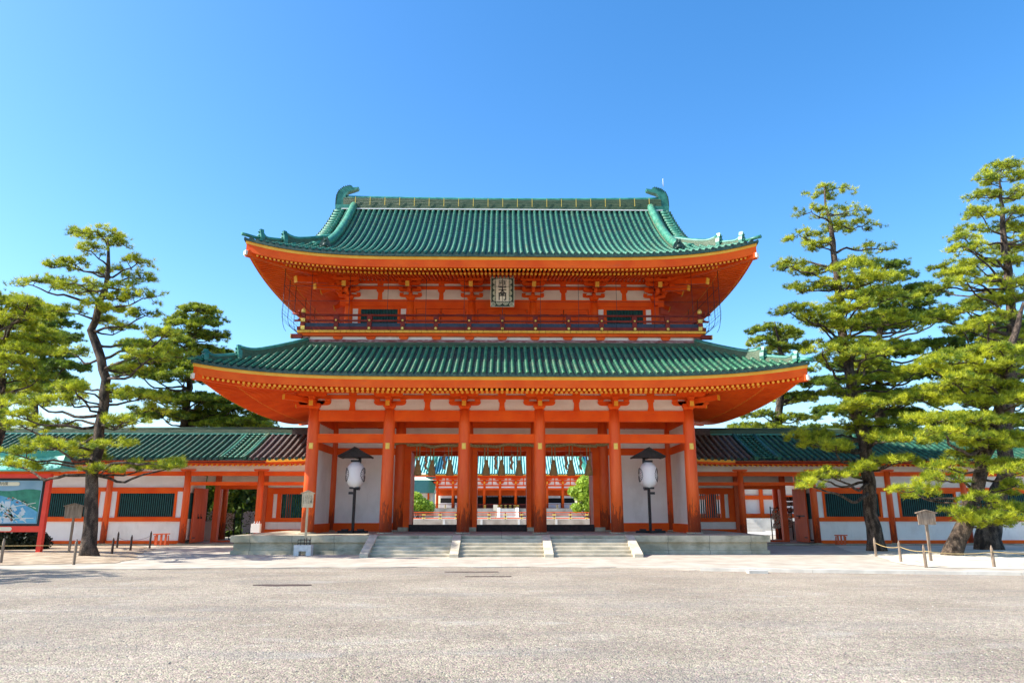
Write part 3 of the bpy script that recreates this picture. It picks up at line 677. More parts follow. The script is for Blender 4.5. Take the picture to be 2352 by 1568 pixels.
# three-step bracket clusters
def upbracket(x, y, ox, oy):
    """ox,oy outward unit direction(s)"""
    b = MB(); corner = ox != 0 and oy != 0
    blockb(b, x, y, 13.2, 0.5, 0.2)
    if oy:
        for k in range(4):
            o = 0.38 * k; z = 13.36 + 0.24 * k
            if k < 3: arm(b, x, y + oy * o * 0.5, z, z + 0.16, 0.34 + o * 0.6, 0.17, 'y')
            hw = 0.62 if k < 3 else 0.72
            arm(b, x, y + oy * o, z + (0 if k < 3 else -0.10), z + 0.15 + (0 if k < 3 else -0.10), hw, 0.16)
            for dx in (-hw + 0.12, 0, hw - 0.12): blockb(b, x + dx, y + oy * o, z + 0.15 + (0 if k < 3 else -0.10), 0.22, 0.09)
        b.beam((x, y + oy * 1.55, 13.66), (x, y, 14.25), 0.19, 0.26); b.beam((x, y + oy * 1.60, 13.645), (x, y + oy * 1.552, 13.66), 0.21, 0.30, 1)
        b.beam((x, y + oy * 0.95, 13.50), (x, y, 13.85), 0.17, 0.22)
    if ox:
        for k in range(4):
            o = 0.38 * k; z = 13.362 + 0.24 * k
            if k < 3: arm(b, x + ox * o * 0.5, y, z, z + 0.156, 0.34 + o * 0.6, 0.172, 'x')
            arm(b, x + ox * o, y, z + (0 if k < 3 else -0.1), z + 0.146 + (0 if k < 3 else -0.10), 0.62, 0.162, 'y')
        b.beam((x + ox * 1.55, y, 13.66), (x, y, 14.25), 0.19, 0.26); b.beam((x + ox * 1.60, y, 13.645), (x + ox * 1.552, y, 13.66), 0.21, 0.30, 1)
    if corner:
        b.beam((x + ox * 2.3, y + oy * 2.3, 13.62), (x, y, 14.3), 0.24, 0.30); b.beam((x + ox * 2.34, y + oy * 2.34, 13.61), (x + ox * 2.302, y + oy * 2.302, 13.62), 0.26, 0.33, 1)
        b.beam((x + ox * 1.5, y + oy * 1.5, 13.5), (x, y, 13.9), 0.22, 0.26); b.beam((x + ox * 1.54, y + oy * 1.54, 13.49), (x + ox * 1.502, y + oy * 1.502, 13.5), 0.24, 0.28, 1)
        for dd in (0.8, 1.5):
            blockb(b, x + ox * dd, y + oy * dd, 13.75, 0.3, 0.14)
    b.build('upper_bracket', [VERM, OCHRE], gate)
for y, sy in ((UYF, -1), (UYR, 1)):
    for x in UX: upbracket(x, y, -1 if x == UX[0] else (1 if x == UX[-1] else 0), sy)
for sx in (-1, 1): upbracket(sx * 8.4, YM, sx, 0)
for sy, y in ((-1, UYF), (1, UYR)):
    MB().box(-9.6, 9.6, y + sy * 1.06, y + sy * 1.24, 14.2, 14.36).build('purlin', VERM, gate)
    b = MB(); n = 62                                  # curved slat coving between purlin and wall
    b.sheet([[(-8.4, y + sy * 0.12, 14.32), (8.4, y + sy * 0.12, 14.32)], [(-8.4, y + sy * 0.7, 14.27), (8.4, y + sy * 0.7, 14.27)], [(-8.4, y + sy * 1.05, 14.22), (8.4, y + sy * 1.05, 14.22)]])
    b.build('coving', PLAST, gate)
    b = MB()
    for k in range(80):
        x = -8.3 + k * 0.21; b.beam((x, y + sy * 0.12, 14.28), (x, y + sy * 1.05, 14.18), 0.09, 0.05)
    b.build('coving_slats', VERM, gate)
for sx in (-1, 1): MB().box(sx * 9.46, sx * 9.64, UYF - 1.2, UYR + 1.2, 14.204, 14.356).build('purlin', VERM, gate)

# ---- upper roof
XV = 10.1
upr = MB()
for side in 'FK': tile_side(UP, side, lambda u: 7.66 if abs(u) < XV else max(0, UP.A - abs(u)), 0.326, upr)
for side in 'LR': tile_side(UP, side, lambda u: max(0, min(3.6, UP.B - abs(u))), 0.33, upr)
upper_roof = upr.build('upper_roof', [BARREL, PAN, TEDGE], gate)
finish_eave(UP, upper_roof, 14.16, 14.09, 13.56, (0.26, 13.53, 0.26, 1.55), (1.45, 13.70, 0.22, 4.5), 0.212, 0.095)
def uf(x, d, sy=-1, dz=0): z = UP.zf(d) + UP.lift(UP.A - abs(x), d) + dz; return Vector((x, YM + sy * (UP.B - d), z))
for sx in (-1, 1):
    for sy in (-1, 1):
        b = MB()
        for k in range(18):                      # verge tiles, laid across the edge
            d = 7.2 - k * 0.30
            if d < 2.4: break
            p0 = uf(sx * 9.62, d, sy, 0.07); p1 = uf(sx * 10.22, d, sy, 0.05); b.tube([p0, p1], [0.10, 0.11], 10, 0); b.tube([p1, p1 + Vector((sx * 0.03, 0, 0))], 0.125, 10, 2)
        rows = [[uf(sx * 9.6, d, sy, -0.0), uf(sx * 10.15, d, sy, 0.0), uf(sx * 10.15, d, sy, -0.12), uf(sx * 9.6, d, sy, -0.12)] for d in np.linspace(2.7, 7.6, 14)]
        b.sheet(rows, 1, False, closed=True); b.build('verge_tiles', [BARREL, PAN, TEDGE], upper_roof)
        b = MB(); rows = [[uf(sx * 10.0, d, sy, -0.125), uf(sx * 10.08, d, sy, -0.125), uf(sx * 10.08, d, sy, -0.5), uf(sx * 10.0, d, sy, -0.5)] for d in np.linspace(3.6, 7.69, 14)]
        b.sheet(rows, 0, False, closed=True); b.build('bargeboard', VERM, upper_roof)
        b = MB(); ridge_run(b, [uf(sx * 9.1, d, sy) for d in np.linspace(7.5, 1.55, 20)], 0.20, 0.42, 0, 1, 0.0)
        cap = [uf(sx * 9.1, d, sy, 0.30) for d in np.linspace(7.5, 1.55, 20)]; b.tube(cap, 0.22, 12, 1)
        rk = b.build('rake_ridge', [RIDGE, BARREL, TEDGE], upper_roof); b = MB(); ornament(b, uf(sx * 9.1, 1.45, sy, -0.1), (0, sy, 0), 0.55, 0.3, 0); b.build('demon_tile', TEDGE, gate)
        def hip(rf, d): z = rf.zf(d) + rf.lift(d, d); return Vector((sx * (rf.A - d), rf.Yc + sy * (rf.B - d), z))
        b = MB(); ridge_run(b, [hip(UP, d) for d in np.linspace(3.6, 1.5, 14)], 0.22, 0.34, 0, 1, 0.26); ornament(b, hip(UP, 1.45), (sx, sy, 0), 0.52, 0.22, 1); b.build('hip_ridge', [RIDGE, SHIBI], upper_roof)
        b = MB(); ridge_run(b, [hip(UP, d) for d in np.linspace(1.4, 0.62, 8)], 0.13, 0.28, 0, 1, 0.22); ornament(b, hip(UP, 0.58), (sx, sy, 0), 0.46, 0.2, 1); b.tube([hip(UP, 0.6) + Vector((0, 0, 0.1)), hip(UP, 0.15) + Vector((0, 0, 0.14)), hip(UP, -0.12) + Vector((0, 0, 0.14))], [0.08, 0.085, 0.09], 10, 1)
        b.build('hip_ridge_end', [RIDGE, SHIBI], upper_roof)
    # gable wall
    gp = [(YM + sy * (UP.B - d), UP.zf(d) - 0.1) for sy, ds in ((-1, np.linspace(3.3, 7.6, 8)), (1, np.linspace(7.6, 3.3, 8))) for d in ds]
    MB().prism(gp, 'x', sx * 9.3 - 0.04, sx * 9.3 + 0.04).build('gable_wall', PLAST, upper_roof)
    b = MB(); b.box(sx * 9.35, sx * 9.45, YM - 0.15, YM + 0.15, 17.2, 19.6); b.box(sx * 9.35, sx * 9.452, YM - 2.4, YM + 2.4, 16.9, 17.2); b.build('gable_frame', VERM, upper_roof)
# main ridge, sagging very slightly at mid span
rz = lambda x: 19.92 + 0.10 * (abs(x) / 9.6) ** 2
pts = [Vector((x, YM, rz(x))) for x in np.linspace(-9.75, 9.75, 30)]
b = MB()
rows = []
for p_ in pts:
    rr = []
    for k in range(7):
        z = p_.z - 0.12 + k * 0.105; wk = 0.34 - 0.012 * k
        rr += [(p_.x, YM - wk, z), (p_.x, YM - wk, z + 0.075), (p_.x, YM - wk + 0.03, z + 0.08), (p_.x, YM - wk + 0.03, z + 0.1)]
    rows.append(rr + [(x, 2 * YM - y, z) for x, y, z in rr[::-1]])
b.sheet(rows, 0, False, closed=True)
for e in (0, -1):
    k = b.add(rows[e]); b.face([k + i for i in range(len(rows[e]))], 0)
b.box(-9.8, 9.8, YM - 0.40, YM - 0.345, 19.80, 19.86, 2)
b.tube([(p_.x, YM, p_.z + 0.68) for p_ in pts], 0.15, 12, 1)
ridge = b.build('main_ridge', [RIDGE, SHIBI, PLAST], upper_roof)
for i in range(21):
    x = -9.0 + i * 0.9
    b = MB(); b.box(x - 0.018, x + 0.018, YM - 0.37, YM - 0.345, rz(x) + 0.1, rz(x) + 0.62); b.build('ridge_clip', GOLD, ridge)
SH = [(0, 0), (0.0, 0.4), (0.03, 0.70), (.15, 1.0), (.42, 1.23), (.68, 1.31), (.92, 1.33), (1.0, 1.20), (1.34, 1.24), (1.30, 1.12), (1.0, 1.0), (.70, .90), (.56, .68), (.60, .46), (.95, .36), (.95, 0)]
for sx in (-1, 1):
    b = MB(); b.prism([(sx * (10.22 - q[0]), 20.12 + q[1]) for q in SH], 'y', YM - 0.2, YM + 0.2)
    b.box(sx * 9.2, sx * 10.2, YM - 0.36, YM + 0.36, 19.8, 20.118)
    so_ = b.build('ridge_end_ornament', SHIBI, upper_roof)
    b = MB()
    for q0, q1 in zip(SH[:6], SH[1:7]):
        n_ = max(2, int(math.hypot(q1[0] - q0[0], q1[1] - q0[1]) / 0.10))
        for k in range(n_):
            t = k / n_; x_, z_ = q0[0] + (q1[0] - q0[0]) * t, q0[1] + (q1[1] - q0[1]) * t
            b.beam((sx * (10.22 - x_), YM - 0.24, 20.12 + z_), (sx * (10.22 - x_), YM + 0.24, 20.12 + z_), 0.055, 0.07)
    b.build('fin_bars', TEDGE, so_)
b = MB(); b.tube([(10.0, YM, 21.6), (10.0, YM, 22.15)], [0.02, 0.01], 6); b.build('lightning_rod', PLAST, upper_roof)

# ---------------------------------------------------------------- name plaque
plq = thing('name_plaque', 'framed name plaque with black characters hung between the upper brackets', 'plaque', (0, 36.2, 13.34))
plq.rotation_euler = (R(13), 0, 0)
FR = mat('dark_green_frame_paint', (0.012, 0.03, 0.02), (0.03, 0.05, 0.03), 5, 0.5)
FRL = mat('pale_gilt_line', (0.66, 0.68, 0.50), (0.76, 0.76, 0.60), 5, 0.5)
PANEL = mat('cream_plaque_panel', (0.78, 0.70, 0.56), (0.84, 0.77, 0.64), 4, 0.6)
o0 = Vector((0, 36.2, 13.34))
b = MB(); W2, H2, w2, h2 = 0.62, 0.88, 0.35, 0.60
for x0, x1, z0, z1 in ((-W2, W2, h2, H2), (-W2, W2, -H2, -h2), (-W2, -w2, -h2, h2), (w2, W2, -h2, h2)): b.box(x0, x1, 36.14, 36.26, 13.34 + z0, 13.34 + z1)
b.box(-w2, w2, 36.20, 36.24, 13.34 - h2, 13.34 + h2); fr = b.build('frame', FR, plq)
b = MB()
def arcs(cx, cz, dx, dz, r0):
    for r in (r0, r0 * 0.66, r0 * 0.33):
        pts = []
        for k in range(9):
            a = pi * k / 8; lx, lz = cos(a) * r, sin(a) * r
            pts.append((cx + lx * abs(dz) + lz * dx, 36.135, 13.34 + cz + lx * abs(dx) + lz * dz))
        b.tube(pts, 0.017, 4, caps=False)
for i in range(4):
    z = -0.45 + i * 0.30
    arcs(-w2 - 0.02, z, -1, 0, 0.125); arcs(w2 + 0.02, z, 1, 0, 0.125)
for x in (-0.17, 0.17): arcs(x, h2 + 0.02, 0, 1, 0.15); arcs(x, -h2 - 0.02, 0, -1, 0.15)
for sx in (-1, 1):
    for sz in (-1, 1):
        for s_ in (0.19, 0.09):
            cx, cz = sx * 0.485, sz * 0.74
            pts = [(cx + s_ * 0.55 * cos(a) + sx * 0.25 * s_ * sin(a * 2) * 0, 36.135, 13.34 + cz + s_ * 0.55 * sin(a)) for a in [2 * pi * k / 10 for k in range(11)]]; b.tube(pts, 0.017, 4, caps=False)
for x0, x1, z0, z1 in ((-W2, W2, H2 - 0.02, H2), (-W2, W2, -H2, -H2 + 0.02), (-W2, -W2 + 0.02, -H2, H2), (W2 - 0.02, W2, -H2, H2)): b.box(x0 - 0.003, x1 + 0.003, 36.128, 36.139, 13.34 + z0, 13.34 + z1)
b.build('wave_carving', FRL, plq)
MB().box(-w2, w2, 36.165, 36.195, 13.34 - h2 + 0.001, 13.34 + h2 - 0.001).build('panel', PANEL, plq)
for ch, z, s_ in (('應', 0.32, 0.46), ('天', -0.02, 0.42), ('門', -0.35, 0.44)):
    text_mesh('character', ch, s_, (0, 36.158, 13.34 + z), (R(90), 0, 0), INK, plq, 0.004, 0.0 if ch == '應' else 0.009, 1.05)
# ---------------------------------------------------------------- pines
BARK = mat('pine_bark', (0.075, 0.050, 0.036), (0.34, 0.24, 0.17), 2.5, 0.9, (2.2, 2.2, 0.8), bump=0.8, bscale=5, sharp=(0.4, 0.62))
def bark_plates(m):
    n = m.node_tree.nodes; l = m.node_tree.links; b = n['Principled BSDF']; tc = n.new('ShaderNodeTexCoord')
    mp = n.new('ShaderNodeMapping'); mp.inputs['Scale'].default_value = (9, 9, 3.2); l.new(tc.outputs['Object'], mp.inputs['Vector'])
    vo = n.new('ShaderNodeTexVoronoi'); vo.feature = 'DISTANCE_TO_EDGE'; l.new(mp.outputs[0], vo.inputs['Vector'])
    src = b.inputs['Base Color'].links[0].from_socket
    mx = n.new('ShaderNodeMix'); mx.data_type = 'RGBA'; l.new(src, mx.inputs[7]); mx.inputs[6].default_value = (0.02, 0.014, 0.011, 1)
    l.new(ramp(n, l, vo.outputs['Distance'], 0.02, 0.12), mx.inputs[0]); l.new(mx.outputs[2], b.inputs['Base Color'])
    bu = n.new('ShaderNodeBump'); bu.inputs['Strength'].default_value = 1; bu.inputs['Distance'].default_value = 0.06
    l.new(ramp(n, l, vo.outputs['Distance'], 0.0, 0.2), bu.inputs['Height']); l.new(bu.outputs[0], b.inputs['Normal'])
bark_plates(BARK)
def needle_mat(name, c1, c2):
    m = bpy.data.materials.new(name); m.use_nodes = True; n = m.node_tree.nodes; l = m.node_tree.links; b = n['Principled BSDF']
    at = n.new('ShaderNodeAttribute'); at.attribute_name = 'tint'
    rp = n.new('ShaderNodeValToRGB'); rp.color_ramp.elements[0].color = lin(*c1); rp.color_ramp.elements[1].color = lin(*c2)
    l.new(at.outputs['Fac'], rp.inputs[0]); l.new(rp.outputs[0], b.inputs['Base Color']); b.inputs['Roughness'].default_value = 0.55
    tr = n.new('ShaderNodeBsdfTranslucent'); l.new(rp.outputs[0], tr.inputs['Color'])
    mx = n.new('ShaderNodeMixShader'); mx.inputs[0].default_value = 0.35; l.new(b.outputs[0], mx.inputs[1]); l.new(tr.outputs[0], mx.inputs[2])
    l.new(mx.outputs[0], n['Material Output'].inputs[0]); return m
NEEDLE = needle_mat('bright_pine_needles', (0.07, 0.15, 0.008), (0.62, 0.64, 0.03))
NEEDLE2 = needle_mat('deep_pine_needles', (0.03, 0.085, 0.012), (0.26, 0.36, 0.025))
NEEDLE3 = needle_mat('half_lit_pine_needles', (0.03, 0.09, 0.010), (0.46, 0.52, 0.03))  # tone between sunlit and shaded needles, put into the colour
LEAF = needle_mat('fresh_broad_leaves', (0.16, 0.28, 0.015), (0.42, 0.55, 0.04))

def tris_object(name, V, tint, m, parent):
    """V: (n,3,3) triangles, world coordinates"""
    n = len(V); org = np.array(wloc(parent)); me = bpy.data.meshes.new(name)
    me.vertices.add(n * 3); me.vertices.foreach_set('co', (V.reshape(-1, 3) - org).astype(np.float32).ravel())
    me.loops.add(n * 3); me.loops.foreach_set('vertex_index', np.arange(n * 3, dtype=np.int32))
    me.polygons.add(n); me.polygons.foreach_set('loop_start', np.arange(0, n * 3, 3, dtype=np.int32)); me.polygons.foreach_set('loop_total', np.full(n, 3, dtype=np.int32))
    at = me.attributes.new('tint', 'FLOAT', 'FACE'); at.data.foreach_set('value', tint.astype(np.float32))
    me.materials.append(m); me.update(calc_edges=True)
    o = bpy.data.objects.new(name, me); C.objects.link(o); o.parent = parent; return o
def tufts(P, D, rng, per, length, width, tint):
    """needle tufts: P positions, D main directions"""
    n = len(P); T = np.repeat(P, per, 0); DD = np.repeat(D, per, 0)
    r = rng.normal(size=(n * per, 3)); r /= np.linalg.norm(r, axis=1)[:, None]
    d = DD * 0.75 + r * 0.95; d /= np.linalg.norm(d, axis=1)[:, None]
    L = length * rng.uniform(0.7, 1.15, n * per)[:, None]
    s = np.cross(d, rng.normal(size=(n * per, 3))); s /= np.linalg.norm(s, axis=1)[:, None] + 1e-9
    base = T + r * 0.015
    V = np.stack([base - s * width / 2, base + s * width / 2, base + d * L], 1)
    tn = np.clip(np.repeat(tint, per) + rng.normal(0, 0.10, n * per), 0, 1)
    return V, tn
def pine(name, label, spec, seed, nm, group=None, dens=1.0, nl=0.195, nw=0.021, per=17, thick=0.34, category='pine tree', limb=0.075, extra=0.0, zlim=99, grow=1.0, front=0):
    rng = np.random.default_rng(seed); trunk, pads = spec; pads = [(p[0], p[1], p[2], p[3] * grow) for p in pads]
    if front:
        for t in trunk[3:-3]: pads.append((t[0] + rng.uniform(-0.7, 0.7), t[1] - rng.uniform(0.9, 1.6), t[2] * 0.96 + 0.3, rng.uniform(0.9, 1.4)))
    for (cx, cy, cz, a) in list(pads):
        if rng.random() < extra and cz < zlim: dy_ = rng.choice((-1, 1)) * rng.uniform(1.0, 2.2); pads.append((cx * (cy + dy_) / cy + rng.uniform(-0.5, 0.5) * a, cy + dy_, 1.9 + (cz - 1.9) * (cy + dy_) / cy + rng.uniform(-0.4, 0.15), a * rng.uniform(0.7, 0.95)))
    base = trunk[0]; root = thing(name, label, category, (base[0], base[1], 0.0), group)
    tp = [Vector(t[:3]) for t in trunk]; tr = [t[3] * (0.9 if t[2] < 1.5 else 0.82) for t in trunk]
    tp[0].z = min(tp[0].z, 0.05) - 0.05
    # resample trunk with small wobble
    tb = MB(); pts = []; rs = []
    for i in range(len(tp) - 1):
        seg = (tp[i + 1] - tp[i]).length; k = max(1, int(seg / 0.45))
        for j in range(k):
            t = j / k; q = tp[i].lerp(tp[i + 1], t); w_ = 0.03 if i else 0
            pts.append(q + Vector((rng.normal() * w_, rng.normal() * w_ * 2, 0))); rs.append((tr[i] + (tr[i + 1] - tr[i]) * t) * rng.uniform(0.95, 1.06))
    pts.append(tp[-1]); rs.append(tr[-1]); tb.tube(pts, rs, 14)
    P = []; D = []; TN = []
    for (cx, cy, cz, a) in pads:
        cz -= 0.15; c = Vector((cx, cy, cz)); bb = a * rng.uniform(0.55, 0.85)
        # attachment on the trunk
        best = min(range(len(pts)), key=lambda i: abs(pts[i].z - (cz - (0.22 if cz > 6 else 0.06) * math.hypot(pts[i].x - cx, pts[i].y - cy))) + 0.15 * (pts[i] - c).length)
        at_ = pts[best]; dist = (c - at_).length
        r0 = min(rs[best] * 0.55, limb * 0.40 + 0.010 * dist + 0.015 * a)
        k = max(3, int(dist / 0.35)); lim = []; off = Vector((rng.normal(), rng.normal(), rng.normal() * 0.5)) * 0.10 * dist ** 0.5; bow = -0.07 if rng.random() < 0.7 else 0.08; ph1, ph2 = rng.uniform(0, 6, 2)
        for i in range(k + 1):
            t = i / k; q = at_.lerp(c, t); q += off * sin(pi * t) + Vector((0, 0, bow * dist * sin(pi * t) + 0.03 * dist * sin(pi * t) * sin(9 * t + ph1))); q.y += 0.04 * dist * sin(pi * t) * sin(8 * t + ph2)
            q += Vector((rng.normal(), rng.normal(), rng.normal())) * 0.02 * (1 if 0 < i < k else 0); lim.append(q)
        tb.tube(lim, [r0 * (1 - 0.62 * i / k) for i in range(k + 1)], 6)
        nodes = [(q, 0) for q in lim[int(k * 0.45):]]
        a *= 1.06; N = int(max(14, 24 * a * bb * dens)); tg = []
        for _ in range(N):
            while True:
                x, y = rng.uniform(-1, 1, 2)
                if x * x + y * y < 1: break
            e = 1 - (x * x + y * y)
            tg.append(Vector((cx + x * a, cy + y * bb, cz + rng.uniform(-0.12, 0.12) * thick * 3 + thick * 0.5 * e + 0.04 * a * sin(x * 5 + cx))))
        tg.sort(key=lambda q: (q - lim[-1]).length)
        for q in tg:
            j = min(range(len(nodes)), key=lambda i: (nodes[i][0] - q).length_squared + 0.02 * nodes[i][1]); n0 = nodes[j][0]; dd = (q - n0).length
            if dd > 0.06:
                m1 = n0.lerp(q, 0.5) + Vector((rng.normal() * 0.09 * dd, rng.normal() * 0.09 * dd, -0.10 * dd))
                rr = max(0.010, 0.024 - 0.003 * nodes[j][1]) * (1 + 0.25 * min(dd, 2)); tb.tube([n0, m1, q], [rr, rr * 0.8, rr * 0.55], 4, caps=False)
                nodes.append((m1, nodes[j][1] + 1))
            nodes.append((q, nodes[j][1] + 1))
            base_t = rng.uniform(0.1, 0.95); out = Vector((q.x - at_.x, q.y - at_.y, 0))
            out = out.normalized() if out.length > 0.1 else Vector((0, 0, 1))
            for s_ in range(int(rng.integers(6, 10))):
                o = Vector((rng.normal() * 0.11, rng.normal() * 0.11, abs(rng.normal()) * 0.08 - 0.02)); pp = q + o
                P.append(pp); TN.append(base_t + rng.normal() * 0.12)
                dv = out * 0.35 + Vector((rng.normal() * 0.35, rng.normal() * 0.35, 0.8)); D.append(dv.normalized())
    V, tn = tufts(np.array(P), np.array(D), rng, per, nl, nw, np.array(TN))
    tb.build('trunk', BARK, root, fix=False)
    tris_object('crown', V, tn, nm, root)
    return root, len(V)
# ---------------------------------------------------------------- roofed corridors
def corridor(s):
    side = 'left' if s < 0 else 'right'
    root = thing('roofed_corridor', 'long low tiled corridor with lattice windows, running off to the %s of the gate' % side, 'corridor', (s * 22, 46, 0.04), 'corridors either side of the gate')
    XS = [14.2, 18.5, 23.0, 27.5, 32.0, 36.5]; yF, yM, yB = 43.0, 45.6, 49.0
    def bx(x0, x1, y0, y1, z0, z1, m, nm, par=root): return MB().box(s * x0, s * x1, y0, y1, z0, z1).build(nm, m, par)
    MB().box(s * 9.9, s * 38, 42.4, 49.6, -0.05, 0.10).build('base_stone', STONE, root)
    for x in XS:
        for y in (yF, yB):
            b = MB(); b.lathe(s * x, y, [(0.26, 0.101), (0.26, 0.14)], 14, 1); b.lathe(s * x, y, [(0.20, 0.14), (0.195, 3.0), (0.18, 4.25)], 14)
            arm(b, s * x, y, 4.23, 4.36, 0.45, 0.16); b.build('column', [COLM, STONE], root)
    for a, c in zip([9.8] + XS[:-1], XS):
        e = 0.18 if a > 10 else 0.0
        bx(a + e, c - 0.18, yF - 0.10, yF + 0.10, 3.97, 4.22, VERM, 'beam')
        bx(a, c - 0.002, yF - 0.04, yF + 0.04, 4.361 if False else 4.221, 4.66, CREAM, 'wall')
        if a < 18:
            bx(a + e, c - 0.18, yF - 0.09, yF + 0.09, 3.42, 3.62, VERM, 'beam')
        else:
            bx(a + e, c - 0.18, yF - 0.04, yF + 0.04, 3.30, 3.969, CREAM, 'wall')
            bx(a + e, c - 0.18, yF - 0.12, yF + 0.12, 3.07, 3.299, VERM, 'beam')
            bx(a + e, c - 0.18, yF - 0.12, yF + 0.12, 1.36, 1.58, VERM, 'beam')
            bx(a + e, c - 0.18, yF - 0.04, yF + 0.04, 0.29, 1.359, PLAST, 'wall')
            bx(a + e, c - 0.18, yF - 0.12, yF + 0.12, 0.11, 0.289, VERM, 'sill_beam')
            w0, w1 = a + 0.18, c - 0.18; f0, f1 = w0 + 0.32, w1 - 0.32
            for q0, q1 in ((w0, f0), (f1, w1)): bx(q0, q1, yF - 0.04, yF + 0.04, 1.581, 3.069, PLAST, 'wall')
            wn = MB()
            for q0, q1, z0, z1 in ((f0, f0 + 0.14, 1.581, 3.069), (f1 - 0.14, f1, 1.581, 3.069), (f0 + 0.14, f1 - 0.14, 2.96, 3.069), (f0 + 0.14, f1 - 0.14, 1.581, 1.63)): wn.box(s * q0, s * q1, yF - 0.08, yF + 0.08, z0, z1)
            wo = wn.build('window', VERM, root)
            b = MB(); n = 26
            for k in range(n):
                q = f0 + 0.14 + (k + 0.5) * (f1 - f0 - 0.28) / n; b.beam((s * q, yF, 1.63), (s * q, yF, 2.96), 0.05, 0.05, up=(1, 1, 0))
            b.build('lattice_bars', LATT, wo)
    # inner wall plane
    bx(18.5, 38, yM - 0.05, yM + 0.05, 0.15, 4.6, DARK, 'shade_dark_inner_wall')  # near-black colour stands in for the shaded interior behind the windows
    bx(18.46, 18.54, yF + 0.2, yM - 0.051, 0.3, 4.6, PLAST, 'side_wall')
    bx(18.42, 18.459, yF + 0.3, yM - 0.1, 1.5, 3.0, LATT, 'side_lattice')
    for x in (14.75, 17.65): bx(x - 0.17, x + 0.17, yM - 0.17, yM + 0.17, 0.101, 4.4, DOOR, 'door_post')
    bx(14.92, 17.48, yM - 0.12, yM + 0.12, 3.28, 3.62, VERM, 'lintel'); bx(9.9, 18.4, yM - 0.04, yM + 0.04, 3.63, 4.15, CREAM, 'wall'); bx(9.9, 18.4, yM - 0.15, yM + 0.15, 4.151, 4.4, VERM, 'beam')
    bx(14.92, 17.48, yM - 0.1, yM + 0.1, 0.102, 0.2, DOOR, 'threshold')
    # door leaf folded towards the front
    d = MB(); d.beam((s * 18.28, yM - 0.12, 0.16), (s * 18.28, yM - 0.12, 3.30), 0.05, 0.05); d.box(s * 18.22, s * 18.30, yM - 2.05, yM - 0.16, 0.14, 3.28)
    lf = d.build('door_leaf', DOOR, root)
    b = MB()
    if s > 0: b.box(s * 18.205, s * 18.219, yM - 1.75, yM - 0.5, 1.62, 1.70); b.tube([(s * 18.19, yM - 1.0, 1.66), (s * 18.17, yM - 1.0, 1.5)], 0.03, 6)
    else:
        for yy in (yM - 1.35, yM - 0.95): b.box(s * 18.205, s * 18.219, yy - 0.03, yy + 0.03, 1.5, 1.78); b.tube([(s * 18.19, yy, 1.62), (s * 18.17, yy, 1.5)], 0.05, 8)
    b.build('iron_bolt', BLACK, lf)
    MB().box(s * 18.205, s * 18.219, yM - 1.9, yM - 1.5, 0.38, 0.44).build('hinge_strap', BLACK, lf)
    # lattice window in the bay next to the gate
    bx(9.9, 14.58, yM - 0.14, yM + 0.14, 0.62, 0.86, VERM, 'sill_beam'); bx(9.9, 14.58, yM - 0.04, yM + 0.04, 0.861, 1.30, PLAST, 'wall'); bx(9.9, 14.58, yM - 0.12, yM + 0.12, 1.301, 1.54, VERM, 'beam')
    bx(9.9, 14.58, yM - 0.12, yM + 0.12, 2.98, 3.36, VERM, 'beam'); bx(9.9, 14.58, yM - 0.04, yM + 0.04, 3.361, 3.629, CREAM, 'wall'); bx(13.95, 14.2, yM - 0.04, yM + 0.04, 1.541, 2.979, PLAST, 'wall'); bx(9.9, 10.5, yM - 0.04, yM + 0.04, 1.541, 2.979, PLAST, 'wall')
    bx(14.201, 14.58, yM - 0.1, yM + 0.1, 1.541, 2.979, VERM, 'jamb'); bx(13.7, 13.949, yM - 0.1, yM + 0.1, 1.541, 2.979, VERM, 'jamb')
    wo = bx(10.5, 10.7, yM - 0.1, yM + 0.1, 1.541, 2.979, VERM, 'window')
    b = MB()
    for k in range(22): q = 10.76 + k * 0.134; b.beam((s * q, yM, 1.54), (s * q, yM, 2.98), 0.065, 0.065, up=(1, 1, 0))
    b.build('lattice_bars', LATT, wo)
    bx(9.9, 38, yM + 0.2, yB + 0.4, 4.45, 4.5, VERM, 'ceiling')
    bx(18.5, 38, yB - 0.05, yB + 0.05, 0.1, 1.3, PLAST, 'rear_wall')
    # roof
    eY, rY, ez, rzz = 41.8, 46.0, 4.86, 6.74
    def zf(d): t = d / 4.2; return ez + (rzz - ez) * (0.84 * t + 0.16 * t * t)
    def up(x, d): return 0.16 * max(0, (13.4 - x) / 3.6) ** 1.6 * max(0, 1 - d / 3) if x < 13.4 else 0
    b = MB(); x = 9.85; j = 0; tl = 0.4
    def row_barrel(x, m, sgn, r=0.09):
        rows = []
        for i in range(11):
            for e, rr in ((0, r * 1.1), (1, r * 0.9)):
                d = 4.2 * (i + e * 0.999) / 11; z = zf(d) + up(x, d); y = eY + d if sgn < 0 else 2 * rY - eY - d
                rows.append([Vector((s * x + cos(q) * rr, y - sgn * 0.0 - sin(q) * rr * 0.4 * (1 if sgn < 0 else -1), z + sin(q) * rr + 0.02)) for q in [pi * w_ / 5 for w_ in range(6)]])
        b.sheet(rows, m); z = zf(0) + up(x, 0); y = eY if sgn < 0 else 2 * rY - eY
        b.tube([(s * x, y + 0.02 * sgn, z + 0.02), (s * x, y - 0.1 * sgn, z + 0.03)], 0.105, 8, 6)
